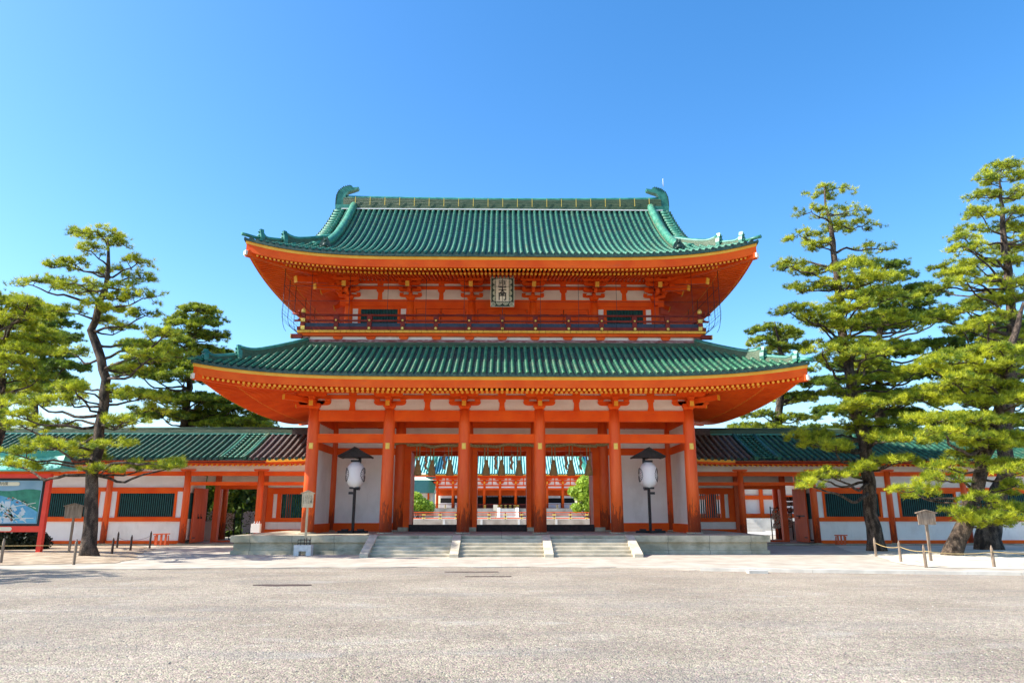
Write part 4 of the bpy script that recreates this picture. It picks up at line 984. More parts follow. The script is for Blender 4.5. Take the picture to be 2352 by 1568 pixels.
    def row_pan(x0, x1, m, sgn):
        rows = []
        for i in range(15):
            for e, uz in ((0, 0.03), (1, 0.0)):
                d = 4.2 * (i + e * 0.98) / 15; xm = (x0 + x1) / 2; y = eY + d if sgn < 0 else 2 * rY - eY - d
                rows.append([(s * x0, y, zf(d) + uz + up(x0, d)), (s * (x0 * .75 + x1 * .25), y, zf(d) + uz - 0.03 + up(xm, d)), (s * (x0 * .25 + x1 * .75), y, zf(d) + uz - 0.03 + up(xm, d)), (s * x1, y, zf(d) + uz + up(x1, d))])
        b.sheet(rows, m, False)
    P_ = 0.385; n = int(27.5 / P_)
    for i in range(n):
        x = 9.95 + i * P_
        band = 14.9 < x < 16.2; br = x <= 14.9
        for sg in (-1, 1):
            if not band or sg > 0: row_barrel(x, 4 if br else 0, sg)
            row_pan(x, x + P_, 5 if br else 1, sg)
    for k in range(12):                                     # three columns of short cross-laid tiles
        for c_x in (15.05, 15.38, 15.71, 16.04):
            d = 0.2 + k * 0.34; z = zf(d)
            b.tube([(s * c_x - 0.13, eY + d, z + 0.03), (s * c_x, eY + d, z + 0.085), (s * c_x + 0.13, eY + d, z + 0.03)], [0.07, 0.085, 0.07], 6, 0)
    for x_ in (14.88, 16.22): b.tube([(s * x_, eY + d, zf(d) + 0.06) for d in np.linspace(0, 4.1, 8)], 0.12, 8, 0)
    roof = b.build('roof', [CBARREL, PAN, TEDGE, SHIBI, BRTILE, BRPAN, TEDGE], root)
    for x0, x1, mm in ((9.7, 13.4, BRPAN), (13.401, 38, RIDGE)):
        b = MB()
        for k in range(4): b.box(s * x0, s * x1, rY - 0.26 + 0.015 * k, rY + 0.26 - 0.015 * k, rzz - 0.05 + k * 0.085, rzz + 0.03 + k * 0.085)
        b.tube([(s * x0, rY, rzz + 0.31), (s * x1, rY, rzz + 0.31)], 0.13, 10); b.build('ridge', mm, roof)
    bx(13.402, 37.9, rY - 0.275, rY - 0.262, rzz - 0.02, rzz + 0.02, TEALM, 'ridge_line', roof)
    b = MB()
    for x0, x1 in ((9.7, 38),):
        b.sheet([[(s * x, eY + dy, 4.80 - 0.03 + up(x, 0) + dy * 0.30) for x in np.linspace(9.75, 38, 60)] for dy in (0.05, 1.2)], 0)
    b.build('soffit', CREAM, roof, fix=False)
    b = MB()
    for i in range(10):
        xa, xb_ = 9.75 + i * 0.385, 9.75 + (i + 1) * 0.385 - 0.002
        b.beam((s * xa, eY + 0.03, 4.78 + up(xa, 0)), (s * xb_, eY + 0.03, 4.78 + up(xb_, 0)), 0.08, 0.15)
    b.build('ochre_fascia', OCHRE, roof)
    b = MB()
    for i in range(10):
        xa, xb_ = 9.75 + i * 0.385, 9.75 + (i + 1) * 0.385 - 0.002
        b.beam((s * xa, eY + 0.08, 4.64 + up(xa, 0)), (s * xb_, eY + 0.08, 4.64 + up(xb_, 0)), 0.08, 0.13)
    b.box(s * 13.6, s * 38, eY + 0.06, eY + 0.16, 4.58, 4.78); b.build('fascia', VERM, roof)
    b = MB(); b.sheet([[(s * x, eY - 0.10 - 0.09 * cos(a), 4.72 - 0.09 * sin(a)) for a in [pi * q / 6 for q in range(7)]] for x in (13.6, 20, 38)], 0); b.build('gutter', MOSSY if False else MAROON, roof, fix=False)
    b = MB(); nr = int(28 / 0.30)
    for i in range(nr):
        x = 9.9 + i * 0.30
        b.beam((s * x, eY + 0.28, 4.53 + up(x, 0) * 0.8), (s * x, yF + 0.1, 4.72), 0.10, 0.10, 0); b.box(s * x - 0.053, s * x + 0.053, eY + 0.26, eY + 0.279, 4.478 + up(x, 0) * 0.8, 4.585 + up(x, 0) * 0.8, 1)
    b.build('rafter_row', [VERM, OCHRE], roof)
    return root
corridor(-1); corridor(1)

# ---------------------------------------------------------------- lanterns
def lantern(x, y, label, crest_angs):
    t = thing('standing_lantern', label, 'lantern', (x, y, PZ), 'paper lanterns before the white bays')
    b = MB(); b.box(x - 0.75, x + 0.75, y - 0.09, y + 0.09, PZ + 0.002, PZ + 0.12); b.box(x - 0.09, x + 0.09, y - 0.5, y + 0.5, PZ + 0.003, PZ + 0.115)
    b.box(x - 0.55, x - 0.25, y - 0.16, y + 0.16, PZ + 0.12, PZ + 0.20); b.box(x + 0.25, x + 0.55, y - 0.16, y + 0.16, PZ + 0.12, PZ + 0.20); b.build('base', BLACKW, t)
    MB().box(x - 0.065, x + 0.065, y - 0.065, y + 0.065, PZ + 0.1, 3.05).build('post', BLACKW, t)
    sg = 1 if x < 0 else -1
    b = MB(); b.box(x - 0.25, x + 0.25, y - 0.2, y + 0.2, 3.05, 3.14); b.box(x - sg * 0.3, x - sg * 0.06, y - 0.06, y + 0.06, 2.78, 2.90); b.box(x - 0.27, x + 0.27, y - 0.02, y + 0.02, 4.42, 4.52)
    b.box(x + 0.04 * sg, x + 0.17 * sg, y + 0.38, y + 0.5, 3.0, 4.72); b.box(x + 0.04 * sg, x + 0.17 * sg, y + 0.05, y + 0.38, 3.0, 3.06); b.box(x - 0.06, x + 0.06, y - 0.2, y + 0.5, 4.60, 4.70); b.build('bracket', BLACK, t)
    prof = [(0.20, 3.12)]
    for k in range(25):
        a = k / 24; z = 3.15 + a * 1.22; r = 0.47 * (1 - abs(2 * a - 1) ** 3.2) ** 0.5 * 0.55 + 0.215 if False else 0.22 + 0.26 * (1 - abs(2 * a - 1) ** 3.0) ** 0.8
        prof.append((r + (0.006 if k % 2 else -0.003), z))
    prof.append((0.2, 4.40)); b = MB(); b.lathe(x, y, prof, 32); body = b.build('lantern_body', PAPER, t)
    def rad(z): a = min(1, max(0, (z - 3.15) / 1.22)); return 0.22 + 0.26 * (1 - abs(2 * a - 1) ** 3.0) ** 0.8
    for ang in crest_angs:                                   # sixteen-petal crest outlined on each flank
        b = MB(); zc = 3.76; Rr = 0.36
        def S(u, v): z = zc + v; r = rad(z) + 0.012; a = ang + u / 0.48; return (x + r * cos(a), y + r * sin(a), z)
        for k in range(16):
            a0 = 2 * pi * k / 16; pts = [S(q * Rr * cos(a0), q * Rr * sin(a0)) for q in (0.18, 0.4, 0.6, 0.86)]; b.tube(pts, [0.005, 0.008, 0.010, 0.013], 4, caps=False)
            pts = []
            for q in range(5):
                a1 = a0 + (2 * pi / 16) * q / 4; rr = Rr * (0.88 + 0.12 * sin(pi * q / 4)); pts.append(S(rr * cos(a1), rr * sin(a1)))
            b.tube(pts, 0.014, 4, caps=False)
        b.build('crest', INK, body)
    b = MB(); rw = 0.80                                       # little gabled roof, shingled
    for k in range(7):
        f0 = k / 7; f1 = (k + 1.15) / 7
        for sx in (-1, 1):
            xa, xb_ = x + sx * rw * (1 - f0), x + sx * rw * max(0, 1 - f1); za = 4.66 + 0.42 * f0 ** 0.9; zb = 4.66 + 0.42 * min(1, f1) ** 0.9
            b.sheet([[(xa, y - 0.55, za + 0.03), (xb_, y - 0.55, zb + 0.012)], [(xa, y + 0.55, za + 0.03), (xb_, y + 0.55, zb + 0.012)]], 0, False)
            b.box(min(xa, xa - sx * 0.015), max(xa, xa - sx * 0.015), y - 0.55, y + 0.55, za - 0.02, za + 0.03)
    b.prism([(x - rw, 4.64), (x + rw, 4.64), (x, 5.05)], 'y', y - 0.5, y + 0.5); b.tube([(x, y - 0.6, 5.10), (x, y + 0.6, 5.10)], 0.06, 8)
    for sx in (-1, 1):
        b.beam((x + sx * (rw + 0.03), y - 0.57, 4.66), (x, y - 0.57, 5.10), 0.05, 0.09)
        b.tube([(x + sx * (rw - 0.03), y - 0.5, 4.66), (x + sx * (rw - 0.03), y + 0.5, 4.66)], 0.05, 6)
    b.build('lantern_roof', BLACKW, t)
    return t
lantern(-7.56, 37.5, 'white paper lantern on a black post before the left white bay', (R(196), R(-5)))
lantern(7.60, 37.5, 'white paper lantern on a black post before the right white bay', (R(-14), R(184)))

# ---------------------------------------------------------------- sacred rope with tassels
rp = thing('sacred_rope', 'long twisted straw rope with tassels and browned paper strips across the gate openings', 'rope', (0, 40.2, 5.5))
def ropez(x): return 5.52 + 0.05 * sin(x * 2.1) + 0.03 * sin(x * 5.3) + (0.10 if abs(x) > 5.3 else 0)
b = MB()
for ph in (0, 2.094, 4.188):
    b.tube([(x, 40.2 + 0.045 * cos(x * 18 + ph), ropez(x) + 0.045 * sin(x * 18 + ph)) for x in np.arange(-6.3, 6.3, 0.06)], 0.062, 6)
b.build('rope', ROPE, rp)
for i, x in enumerate([-4.67, -3.89, -2.89, -0.87, -0.02, 0.96, 2.88, 3.86, 4.84]):
    b = MB(); z0 = ropez(x); zc = 4.62
    for sx in (-1, 1):
        for ph in (0, pi): b.tube([(x + sx * 0.085 + 0.018 * cos(z * 30 + ph), 40.2 + 0.018 * sin(z * 30 + ph), z) for z in np.arange(zc - 0.05, z0 - 0.03, 0.06)], 0.024, 5)
    tb_ = b.build('hanging_cord', ROPE, rp)
    b = MB(); random.seed(40 + i)
    prof = [(0.02, zc + 0.12), (0.075, zc), (0.12, zc - 0.15), (0.17, zc - 0.4), (0.215, zc - 0.68), (0.205, zc - 0.72)]
    k = []
    for r, z in prof: k.append(b.add([(x + (r * (1 + 0.10 * ((j * 7) % 3 - 1))) * cos(2 * pi * j / 18), 40.2 + r * 0.7 * sin(2 * pi * j / 18), z - (random.uniform(0, 0.06) if z < zc - 0.6 else 0)) for j in range(18)]))
    for q in range(len(prof) - 1):
        for j in range(18): b.face((k[q] + j, k[q] + (j + 1) % 18, k[q + 1] + (j + 1) % 18, k[q + 1] + j), 0, True)
    b.face([k[-1] + j for j in range(18)], 0); b.build('straw_tassel', TASSEL, rp)
for x in (-4.23, -3.21, -0.34, 0.54, 3.59, 4.40):
    b = MB(); b.tube([(x, 40.2, ropez(x) - 0.03), (x, 40.2, 5.0)], 0.008, 4)
    z = 5.02
    for k in range(4):
        o = 0.05 * (-1) ** k; b.prism([(x + o - 0.07, z), (x + o + 0.08, z + 0.02), (x - o * 0.6 + 0.07, z - 0.24), (x - o * 0.6 - 0.08, z - 0.22)], 'y', 40.19 + 0.006 * k, 40.195 + 0.006 * k); z -= 0.20
    b.build('paper_streamer', BRPAPER, rp)

# ---------------------------------------------------------------- bird netting wires under the upper eaves
nets = thing('wire_netting', 'dark wires of bird netting strung between the upper eaves and the balcony', 'netting', (0, 35, 11))
b = MB(); xn, yn, zt, zb = 11.15, 34.95, 13.95, 11.7
crv = lambda f: (zb + (10.95 - zb) * sin(f * pi / 2), 1 - cos(f * pi / 2))
for x in [-xn] + [i * 1.95 - 9.75 for i in range(11)] + [xn]:
    b.tube([(x, yn, zt + (0.35 if abs(x) > 11 else 0)), (x, yn, zb)] + [(x, yn + 0.75 * crv(f)[1], crv(f)[0]) for f in (0.25, 0.5, 0.75, 1)], 0.010 if abs(x) < 11 else 0.014, 4)
for sx in (-1, 1):
    for y in (yn + 0.9, yn + 2.0, yn + 4.0, yn + 6.0):
        b.tube([(sx * xn, y, zt - 0.2), (sx * xn, y, zb)] + [(sx * (xn - 0.75 * crv(f)[1]), y, crv(f)[0]) for f in (0.25, 0.5, 0.75, 1)], 0.014, 4)
    for z in (13.15, 12.35, zb): b.tube([(sx * xn, yn, z), (sx * xn, yn + 10.5, z)], 0.013, 4)
for z in (13.15, 12.35): b.tube([(-xn, yn, z), (xn, yn, z)], 0.009, 4)
for sx in (-1, 1):                                     # finer mesh on the curved corner cages
    for k in range(9): y = yn + k * 0.55; b.tube([(sx * xn, y, 12.6), (sx * (xn + 0.05), y, zb)] + [(sx * (xn + 0.05 - 0.8 * crv(f)[1]), y, crv(f)[0]) for f in (0.25, 0.5, 0.75, 1)], 0.006, 3)
    for z in (12.1, 11.9, 11.5): b.tube([(sx * (xn + (0.05 if z < 12 else 0)), yn, z), (sx * (xn + (0.05 if z < 12 else 0)), yn + 4.6, z)], 0.006, 3)
    b.tube([(sx * (xn - 0.25), yn + 0.2, 11.15), (sx * (xn - 0.25), yn + 4.6, 11.15)], 0.008, 3)
b.build('wires', WIRE, nets)

# ---------------------------------------------------------------- map board at left
mb_ = thing('map_board', 'large red framed board with a painted area map under a green metal roof', 'notice board', (-23.3, 33.6, 0.05))
for x in (-20.79, -25.9):
    b = MB(); b.box(x - 0.10, x + 0.10, 33.52, 33.72, 0.0, 3.60); b.build('post', REDPOST, mb_)
b = MB(); b.box(-25.799, -20.891, 33.54, 33.70, 3.40, 3.60); b.box(-25.799, -20.891, 33.54, 33.70, 1.02, 1.28); b.build('rail', REDPOST, mb_)
b = MB(); b.box(-26.4, -20.3, 33.45, 33.58, 3.602, 3.70); b.build('eave_beam', VERM, mb_)
fr = MB(); 
for q in ((-25.79, -20.9, 3.30, 3.40), (-25.79, -20.9, 1.281, 1.38), (-25.79, -25.68, 1.38, 3.30), (-21.01, -20.9, 1.38, 3.30)): fr.box(q[0], q[1], 33.52, 33.60, q[2], q[3])
fr.build('panel_frame', DARK, mb_)
SKYP = mat('map_pale_blue', (0.16, 0.30, 0.42), (0.24, 0.38, 0.50), 1, 0.4); HILL = mat('map_green_hills', (0.015, 0.16, 0.10), (0.03, 0.24, 0.15), 4, 0.5)
WATER = mat('map_blue_blocks', (0.05, 0.25, 0.45), (0.12, 0.38, 0.55), 2.5, 0.5); PALEB = mat('map_pale_blocks', (0.42, 0.48, 0.52), (0.50, 0.58, 0.62), 3, 0.5); MTEAL = mat('map_teal_blocks', (0.03, 0.28, 0.28), (0.06, 0.38, 0.36), 3, 0.5); MROAD = mat('map_white_roads', (0.6, 0.62, 0.55), None, 3, 0.5); MROOF = mat('map_orange_roofs', (0.5, 0.2, 0.12), None, 3, 0.5)
mp_ = MB().box(-25.68, -21.01, 33.535, 33.58, 1.38, 3.30).build('map_panel', SKYP, mb_)
def mpoly(pts, m, nm, off): MB().prism(pts, 'y', 33.534 - off, 33.5345 - off + 0.0015).build(nm, m, mp_)
random.seed(5)
hp = [(-25.6, 1.42), (-21.05, 1.42), (-21.05, 2.86)] + [(-21.05 - k * 0.35, 2.86 + 0.05 * sin(k * 1.1) + random.uniform(-.02, .02)) for k in range(1, 13)] + [(-25.6, 2.8)]
mpoly(hp, HILL, 'hills', 0.0)
mpoly([(-25.6, 1.42), (-21.07, 1.42), (-21.07, 1.9), (-22.0, 2.4), (-22.8, 2.62), (-24.0, 2.70), (-25.6, 2.60)], WATER, 'town_area', 0.002)
def quad(x, z, w_, h_, a): return [(x + (u * w_) * cos(a) - (v * h_) * sin(a), z + (u * w_) * sin(a) + (v * h_) * cos(a)) for u, v in ((-.5, -.5), (.5, -.5), (.5, .5), (-.5, .5))]
bm_ = [MB(), MB(), MB(), MB(), MB()]
for k in range(60):
    x = random.uniform(-25.4, -21.6); z = random.uniform(1.5, 2.4 - max(0, (x + 22.8)) * 0.35); a = random.choice((0.06, -0.9)); i = random.choice((0, 0, 1))
    bm_[i].prism(quad(x, z, random.uniform(.15, .5), random.uniform(.08, .26), a), 'y', 33.531 - 0.0006 * (k % 4), 33.5325)
for (x0, z0, x1, z1) in ((-23.6, 2.6, -21.9, 1.45), (-23.2, 2.55, -21.5, 1.44), (-25.4, 2.05, -22.0, 2.0), (-23.0, 2.0, -21.2, 2.3), (-25.5, 1.7, -21.2, 1.62), (-22.2, 2.5, -21.15, 2.05)):
    L = math.hypot(x1 - x0, z1 - z0); bm_[2].prism(quad((x0 + x1) / 2, (z0 + z1) / 2, L, 0.03, math.atan2(z1 - z0, x1 - x0)), 'y', 33.526, 33.528)
for k in range(70):
    t = random.random(); x = -23.5 + 1.7 * t + random.uniform(-.2, .2); z = 2.55 - 1.1 * t + random.uniform(-.12, .12)
    if k > 40: x = random.uniform(-22.6, -21.2); z = 2.55 - (x + 22.6) * 0.3 + random.uniform(-.08, .08)
    bm_[3 if k % 3 else 4].prism(quad(x, z, random.uniform(.04, .09), random.uniform(.03, .06), 0), 'y', 33.523, 33.525)
for mbb, m, nm in zip(bm_, (PALEB, MTEAL, MROAD, HILL, MROOF), ('pale_blocks', 'teal_blocks', 'roads', 'painted_trees', 'painted_roofs')): mbb.build(nm, m, mp_)
IVORY = mat('ivory_label', (0.70, 0.62, 0.44), (0.78, 0.70, 0.52), 2, 0.5)
def pill(x0, x1, z0, z1, y, nm, par, cut=False):
    r = (z1 - z0) / 2; pts = [(x1 - r + r * cos(a), z0 + r + r * sin(a)) for a in np.linspace(-pi / 2, pi / 2, 7)] + [(x0 + r + r * cos(a), z0 + r + r * sin(a)) for a in np.linspace(pi / 2, 3 * pi / 2, 7)]
    return MB().prism(pts, 'y', y, y + 0.008).build(nm, IVORY, par)
pill(-24.6, -22.05, 3.06, 3.23, 33.515, 'title_label', mb_); text_mesh('title_text', '平安神宮 神苑 案内図', 0.155, (-23.32, 33.513, 3.145), (R(90), 0, 0), INK, mb_, 0.001, 0.001)
pill(-24.6, -22.1, 1.06, 1.24, 33.525, 'lower_label', mb_); text_mesh('lower_text', 'この先 神苑 拝観入口', 0.13, (-23.35, 33.523, 1.15), (R(90), 0, 0), INK, mb_, 0.001, 0.0)
b = MB(); rows = []
for x in np.linspace(-26.9, -20.0, 24):
    e = 0.12 * max(0, (x + 21.0)) ** 1.5
    rows.append([(x, 33.0, 3.70 + e), (x, 33.0, 3.76 + e), (x - 0.12, 33.35, 4.12 + e), (x - 0.2, 33.6, 4.42 + e), (x - 0.2, 33.68, 4.42 + e), (x - 0.12, 33.9, 4.12 + e), (x, 34.3, 3.76 + e), (x, 34.3, 3.70 + e)])
b.sheet(rows, 0, False, closed=True); k = b.add(rows[-1]); b.face([k + i for i in range(8)], 0)
b.build('roof', TEALM, mb_)
b = MB(); b.box(-27.0, -20.02, 33.53, 33.75, 4.36, 4.60); b.box(-27.0, -19.9, 33.50, 33.78, 4.60, 4.64); b.build('ridge_cap', mat('teal_ridge_metal', (0.03, 0.30, 0.24), (0.05, 0.36, 0.29), 2, 0.35), mb_)

# ---------------------------------------------------------------- wooden notice signs
def sign(x, y, zb, zt, w_, lean, label, m, texts=None, postb=0.05, faded=True):
    t = thing('wooden_sign', label, 'sign', (x, y, postb), 'small wooden notice signs'); t.rotation_euler = (0, lean, 0)
    MB().box(x - 0.045, x + 0.045, y + 0.035, y + 0.10, postb - 0.02, zt - 0.05).build('post', m, t)
    h = zt - zb; b = MB(); b.prism([(x - w_ * 0.47, zb), (x + w_ * 0.47, zb), (x + w_ * 0.5, zt - h * 0.14), (x, zt), (x - w_ * 0.5, zt - h * 0.14)], 'y', y - 0.02, y + 0.03); bd = b.build('board', m, t)
    b = MB()
    for sx in (-1, 1): b.beam((x + sx * (w_ * 0.5 + 0.06), y, zt - h * 0.14 + 0.0), (x, y, zt + 0.035), 0.12, 0.035)
    b.build('cap', m, t)
    if texts:
        for tx, dx, s_, zc, bold in texts:
            for i, ch in enumerate(tx): text_mesh('character', ch, s_, (x + dx, y - 0.0215, zc - i * s_ * 1.12), (R(90), 0, 0), INK, t, 0.001, bold)
    else:
        random.seed(int(abs(x) * 10)); b = MB()
        for k in range(7):
            xx = x - w_ * 0.36 + k * w_ * 0.12; z = zt - h * 0.25
            while z > zb + 0.08:
                l_ = random.uniform(0.02, 0.05); b.box(xx - 0.006, xx + 0.006, y - 0.0215, y - 0.0205, z - l_, z); z -= l_ + random.uniform(0.01, 0.03)
        b.build('faded_writing', mat('faded_ink', (0.16, 0.12, 0.09), None, 3, 0.8), t)
    return t
sign(-19.45, 33.55, 1.62, 2.24, 0.80, R(0), 'weathered blank-looking wooden sign on a post beside the bare-trunked pine', OLDWOOD)
sign(16.4, 28.1, 1.42, 1.93, 0.70, R(0), 'grey weathered wooden sign behind the rope fence at right, near the leaning pine', OLDWOOD)
sign(-8.72, 32.9, 2.09, 2.80, 0.52, R(0), 'pale wooden sign with black characters on a stone foot before the platform', PALEWD, [('應天門', 0.17, 0.11, 2.56, 0.003), ('平安京大内裏', 0.06, 0.055, 2.60, 0), ('朝堂院の正門', -0.02, 0.055, 2.60, 0), ('に倣い明治二', -0.10, 0.055, 2.60, 0), ('十八年に造営', -0.18, 0.055, 2.60, 0)], 0.5)
sb = thing('stone_sign_base', 'low pale stone block on two feet with iron brackets, holding the pale sign', 'stone base', (-8.76, 32.9, 0))
b = MB(); b.box(-9.14, -8.38, 32.7, 33.1, 0.22, 0.48); b.box(-9.14, -8.92, 32.7, 33.1, 0.02, 0.219); b.box(-8.60, -8.38, 32.7, 33.1, 0.02, 0.219); b.build('stone_block', mat('white_granite', (0.55, 0.53, 0.50), (0.68, 0.66, 0.63), 6, 0.8, bump=0.2), sb)
b = MB()
for x in (-9.0, -8.88, -8.72, -8.62, -8.5, -8.45): b.tube([(x, 32.82, 0.45), (x, 32.82, 0.75 + 0.06 * sin(x * 40))], 0.014, 6)
b.tube([(-9.0, 32.82, 0.70), (-8.45, 32.82, 0.70)], 0.018, 6); b.tube([(-9.0, 32.82, 0.55), (-8.45, 32.82, 0.55)], 0.014, 6); b.build('iron_bracket', BLACK, sb)

# ---------------------------------------------------------------- stakes and ropes
def stake(x, y, h, m, label, r=0.055):
    b = MB(); b.tube([(x, y, -0.02), (x, y, h - 0.12), (x, y, h)], [r, r * 0.9, 0.012], 8, sm=False); o = b.build('fence_stake', m); tag(o, label, 'stake', 'pointed wooden stakes of the rope fences'); return (x, y, h * 0.72)
LG = [(-18.4, 27.6, .95, OLDWOOD, 'pale stake cut by the left edge of the view'), (-15.62, 27.4, .93, OLDWOOD, 'pale pointed stake in front of the bare-trunked left pine'), (-17.15, 32.9, .80, STAKE, 'dark pointed stake just right of the left pine trunk'), (-19.8, 38.4, .92, STAKE, 'dark stake furthest back behind the left pine'), (-17.9, 36.0, .82, STAKE, 'dark stake alone between the left pine and the red stand'), (-18.6, 39.4, .92, STAKE, 'dark stake touching the small red stand by the left corridor')]
LT = [stake(*q) for q in LG]
RG = [(16.15, 31.8, .84, OLDWOOD, 'wooden stake against the foot of the upright right pine'), (15.2, 28.1, .84, OLDWOOD, 'wooden stake left of the weathered right sign, free on all sides'), (14.7, 25.6, .80, OLDWOOD, 'nearest wooden stake, in front of the weathered right sign'), (16.95, 25.4, .78, OLDWOOD, 'wooden stake at the corner of the low stone kerb block')]
RT = [stake(*q) for q in RG]
def sagrope(pts, r, label, m, sag=0.12):
    b = MB()
    for a, c in zip(pts[:-1], pts[1:]):
        a = Vector(a); c = Vector(c); b.tube([a.lerp(c, t) + Vector((0, -0.06, -sag * 4 * t * (1 - t))) for t in np.linspace(0, 1, 9)], r, 6)
    o = b.build('fence_rope', m); tag(o, label, 'rope'); return o
YROPE = mat('yellowed_rope', (0.40, 0.28, 0.11), (0.52, 0.38, 0.17), 9, 0.8)
sagrope([(-24, 27.6, .6), LT[0], ], 0.014, 'white rope running off the left edge from the first stake', YROPE)
sagrope([(-26, 30.5, .62), (-18.9, 32.2, .5)], 0.014, 'white rope strung under the map board', YROPE, 0.04)
sagrope([LT[2], (-17.6, 31.7, 0.55), ], 0.009, 'thin cord tied from the dark stake to the left pine trunk', YROPE, 0.03)
sagrope([LT[3], LT[4], LT[5]], 0.008, 'thin dark cord between the back stakes near the red stand', WIRE, 0.08)
sagrope([RT[0], RT[1]], 0.013, 'yellow rope between the two stakes nearest the gate at right', YROPE, 0.10)
sagrope([RT[1], RT[2]], 0.013, 'yellow rope leading to the nearest stake at right', YROPE, 0.06)
sagrope([RT[2], RT[3], (22, 25.0, .5)], 0.014, 'yellow rope passing the leaning pine and running off the right edge', YROPE, 0.08)

# ---------------------------------------------------------------- small stands by the corridor walls
def stand(x, y, w_, h, label, lean, nl):
    t = thing('low_stand', label, 'stand', (x, y, 0.08), 'small red wooden stands by the corridor walls')
    b = MB(); b.beam((x - w_ / 2 - 0.08, y, 0.06 + h), (x + w_ / 2 + 0.08, y, 0.06 + h + lean), 0.10, 0.06); b.build('top_bar', DOOR, t)
    for k in range(nl):
        xx = x - w_ / 2 + w_ * (k + 0.5) / nl; b = MB(); b.beam((xx, y, 0.10), (xx, y, 0.03 + h + lean * (k + .5) / nl), 0.06, w_ / nl * 0.42, up=(1, 0, 0)); b.build('slat', DOOR, t)
    b = MB(); b.beam((x - w_ / 2, y + 0.05, 0.16), (x + w_ / 2, y + 0.05, 0.16), 0.05, 0.08); b.beam((x - w_ / 2, y + 0.15, 0.1), (x - w_ / 2, y + 0.02, h), 0.05, 0.05); b.beam((x + w_ / 2, y + 0.15, 0.1), (x + w_ / 2, y + 0.02, h), 0.05, 0.05); b.build('brace', DOOR, t)
stand(-19.05, 41.6, 0.75, 0.62, 'small red slatted stand at the foot of the left corridor wall', 0.03, 3)
stand(19.25, 41.6, 0.55, 0.55, 'small red slatted stand at the foot of the right corridor wall', 0.0, 3)

# ---------------------------------------------------------------- kerb block, slab, shrub, white box, shadow strips
b = MB(); b.prism([(17.55, 26.0), (17.55, 25.6), (21.5, 24.4), (21.5, 24.75)], 'z', 0.0, 0.34); o = b.build('kerb_block', KERBM); tag(o, 'low pale stone edging block of the planting bed at the right edge', 'stone block')
b = MB(); b.box(7.85, 8.45, 23.55, 23.85, 0.0, 0.09); o = b.build('stone_slab', KERBM); tag(o, 'small flat stone slab lying at the kerb right of the gate', 'stone slab')
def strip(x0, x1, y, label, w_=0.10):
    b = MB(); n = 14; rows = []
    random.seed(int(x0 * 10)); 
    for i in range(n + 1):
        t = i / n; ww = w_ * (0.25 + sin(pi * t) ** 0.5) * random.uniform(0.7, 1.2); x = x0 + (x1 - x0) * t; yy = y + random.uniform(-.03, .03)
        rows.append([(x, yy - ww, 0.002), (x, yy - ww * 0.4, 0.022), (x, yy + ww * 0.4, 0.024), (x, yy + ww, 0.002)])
    b.sheet(rows, 0); o = b.build('shadow_strip', STAKE, fix=False); tag(o, label, 'strip', 'thin shadow strips modelled on the gravel')  # low dark mesh standing in for thin shadows on the gravel
strip(-6.6, -5.05, 20.0, 'widest thin shadow strip modelled on the gravel, left of centre', 0.16)
strip(-1.85, -0.1, 24.2, 'thin shadow strip modelled on the gravel closest to the middle steps', 0.06)
strip(-1.1, 0.3, 22.5, 'thin shadow strip modelled on the gravel just in front of another near the steps', 0.04)
DLEAF = needle_mat('blackish_shrub_leaves', (0.006, 0.012, 0.006), (0.02, 0.035, 0.012))
def bush(name, label, cat, c, r, seed, m, n, size, blobs, group=None, trunk=None, parts='foliage'):
    rng = np.random.default_rng(seed); root = thing(name, label, cat, (c[0], c[1], 0.06), group)
    V = []; T = []
    for (bx_, by_, bz_, br_) in blobs:
        k = int(n * br_ * br_); d = rng.normal(size=(k, 3)); d /= np.linalg.norm(d, axis=1)[:, None]
        p = np.array([c[0] + bx_, c[1] + by_, bz_]) + d * br_ * rng.uniform(0.55, 1.05, k)[:, None] * np.array([1, 1, 0.85])
        a = rng.normal(size=(k, 3)); a /= np.linalg.norm(a, axis=1)[:, None]; b2 = np.cross(a, d + 0.3 * rng.normal(size=(k, 3))); b2 /= np.linalg.norm(b2, axis=1)[:, None]
        s_ = size * rng.uniform(0.6, 1.3, k)[:, None]; V.append(np.stack([p - a * s_ * .5, p + a * s_ * .5, p + b2 * s_], 1)); T.append(np.clip(rng.uniform(0.15, 0.85) + rng.normal(0, 0.22, k), 0, 1))
    tris_object(parts, np.concatenate(V), np.concatenate(T), m, root)
    tb = MB(); tb.tube([(c[0], c[1], 0.0), (c[0] + 0.1, c[1], max(b_[2] for b_ in blobs) * 0.6)], [0.12, 0.05], 8)
    for b_ in blobs: tb.tube([(c[0], c[1], 0.3), (c[0] + b_[0] * .5, c[1] + b_[1] * .5, b_[2] * 0.6), (c[0] + b_[0], c[1] + b_[1], b_[2])], [0.07, 0.05, 0.02], 6)
    tb.build('stem', BARK, root); return root
bush('clipped_shrub', 'dark rounded clipped shrub behind the legs of the map board', 'shrub', (-24.2, 36.6), 1, 9, DLEAF, 2600, 0.13, [(0, 0, 0.75, 1.15), (-1.2, .2, 0.8, 1.15), (0.9, 0, 0.55, 0.85), (1.4, 0.1, 0.4, 0.6)])
b = MB(); b.box(-15.15, -14.35, 40.9, 41.3, 0.6, 1.12) if False else None
wb = thing('white_box', 'small white box of paper slips standing by the corridor column left of the platform', 'box', (-14.0, 42.2, 0.1))
b = MB(); b.box(-14.25, -13.75, 42.0, 42.3, 0.75, 1.25); b.build('box', PLAST, wb); b = MB()
for x in (-14.2, -13.8): b.box(x - 0.03, x + 0.03, 42.1, 42.2, 0.1, 0.749)
b.build('leg', BLACKW, wb); b = MB()
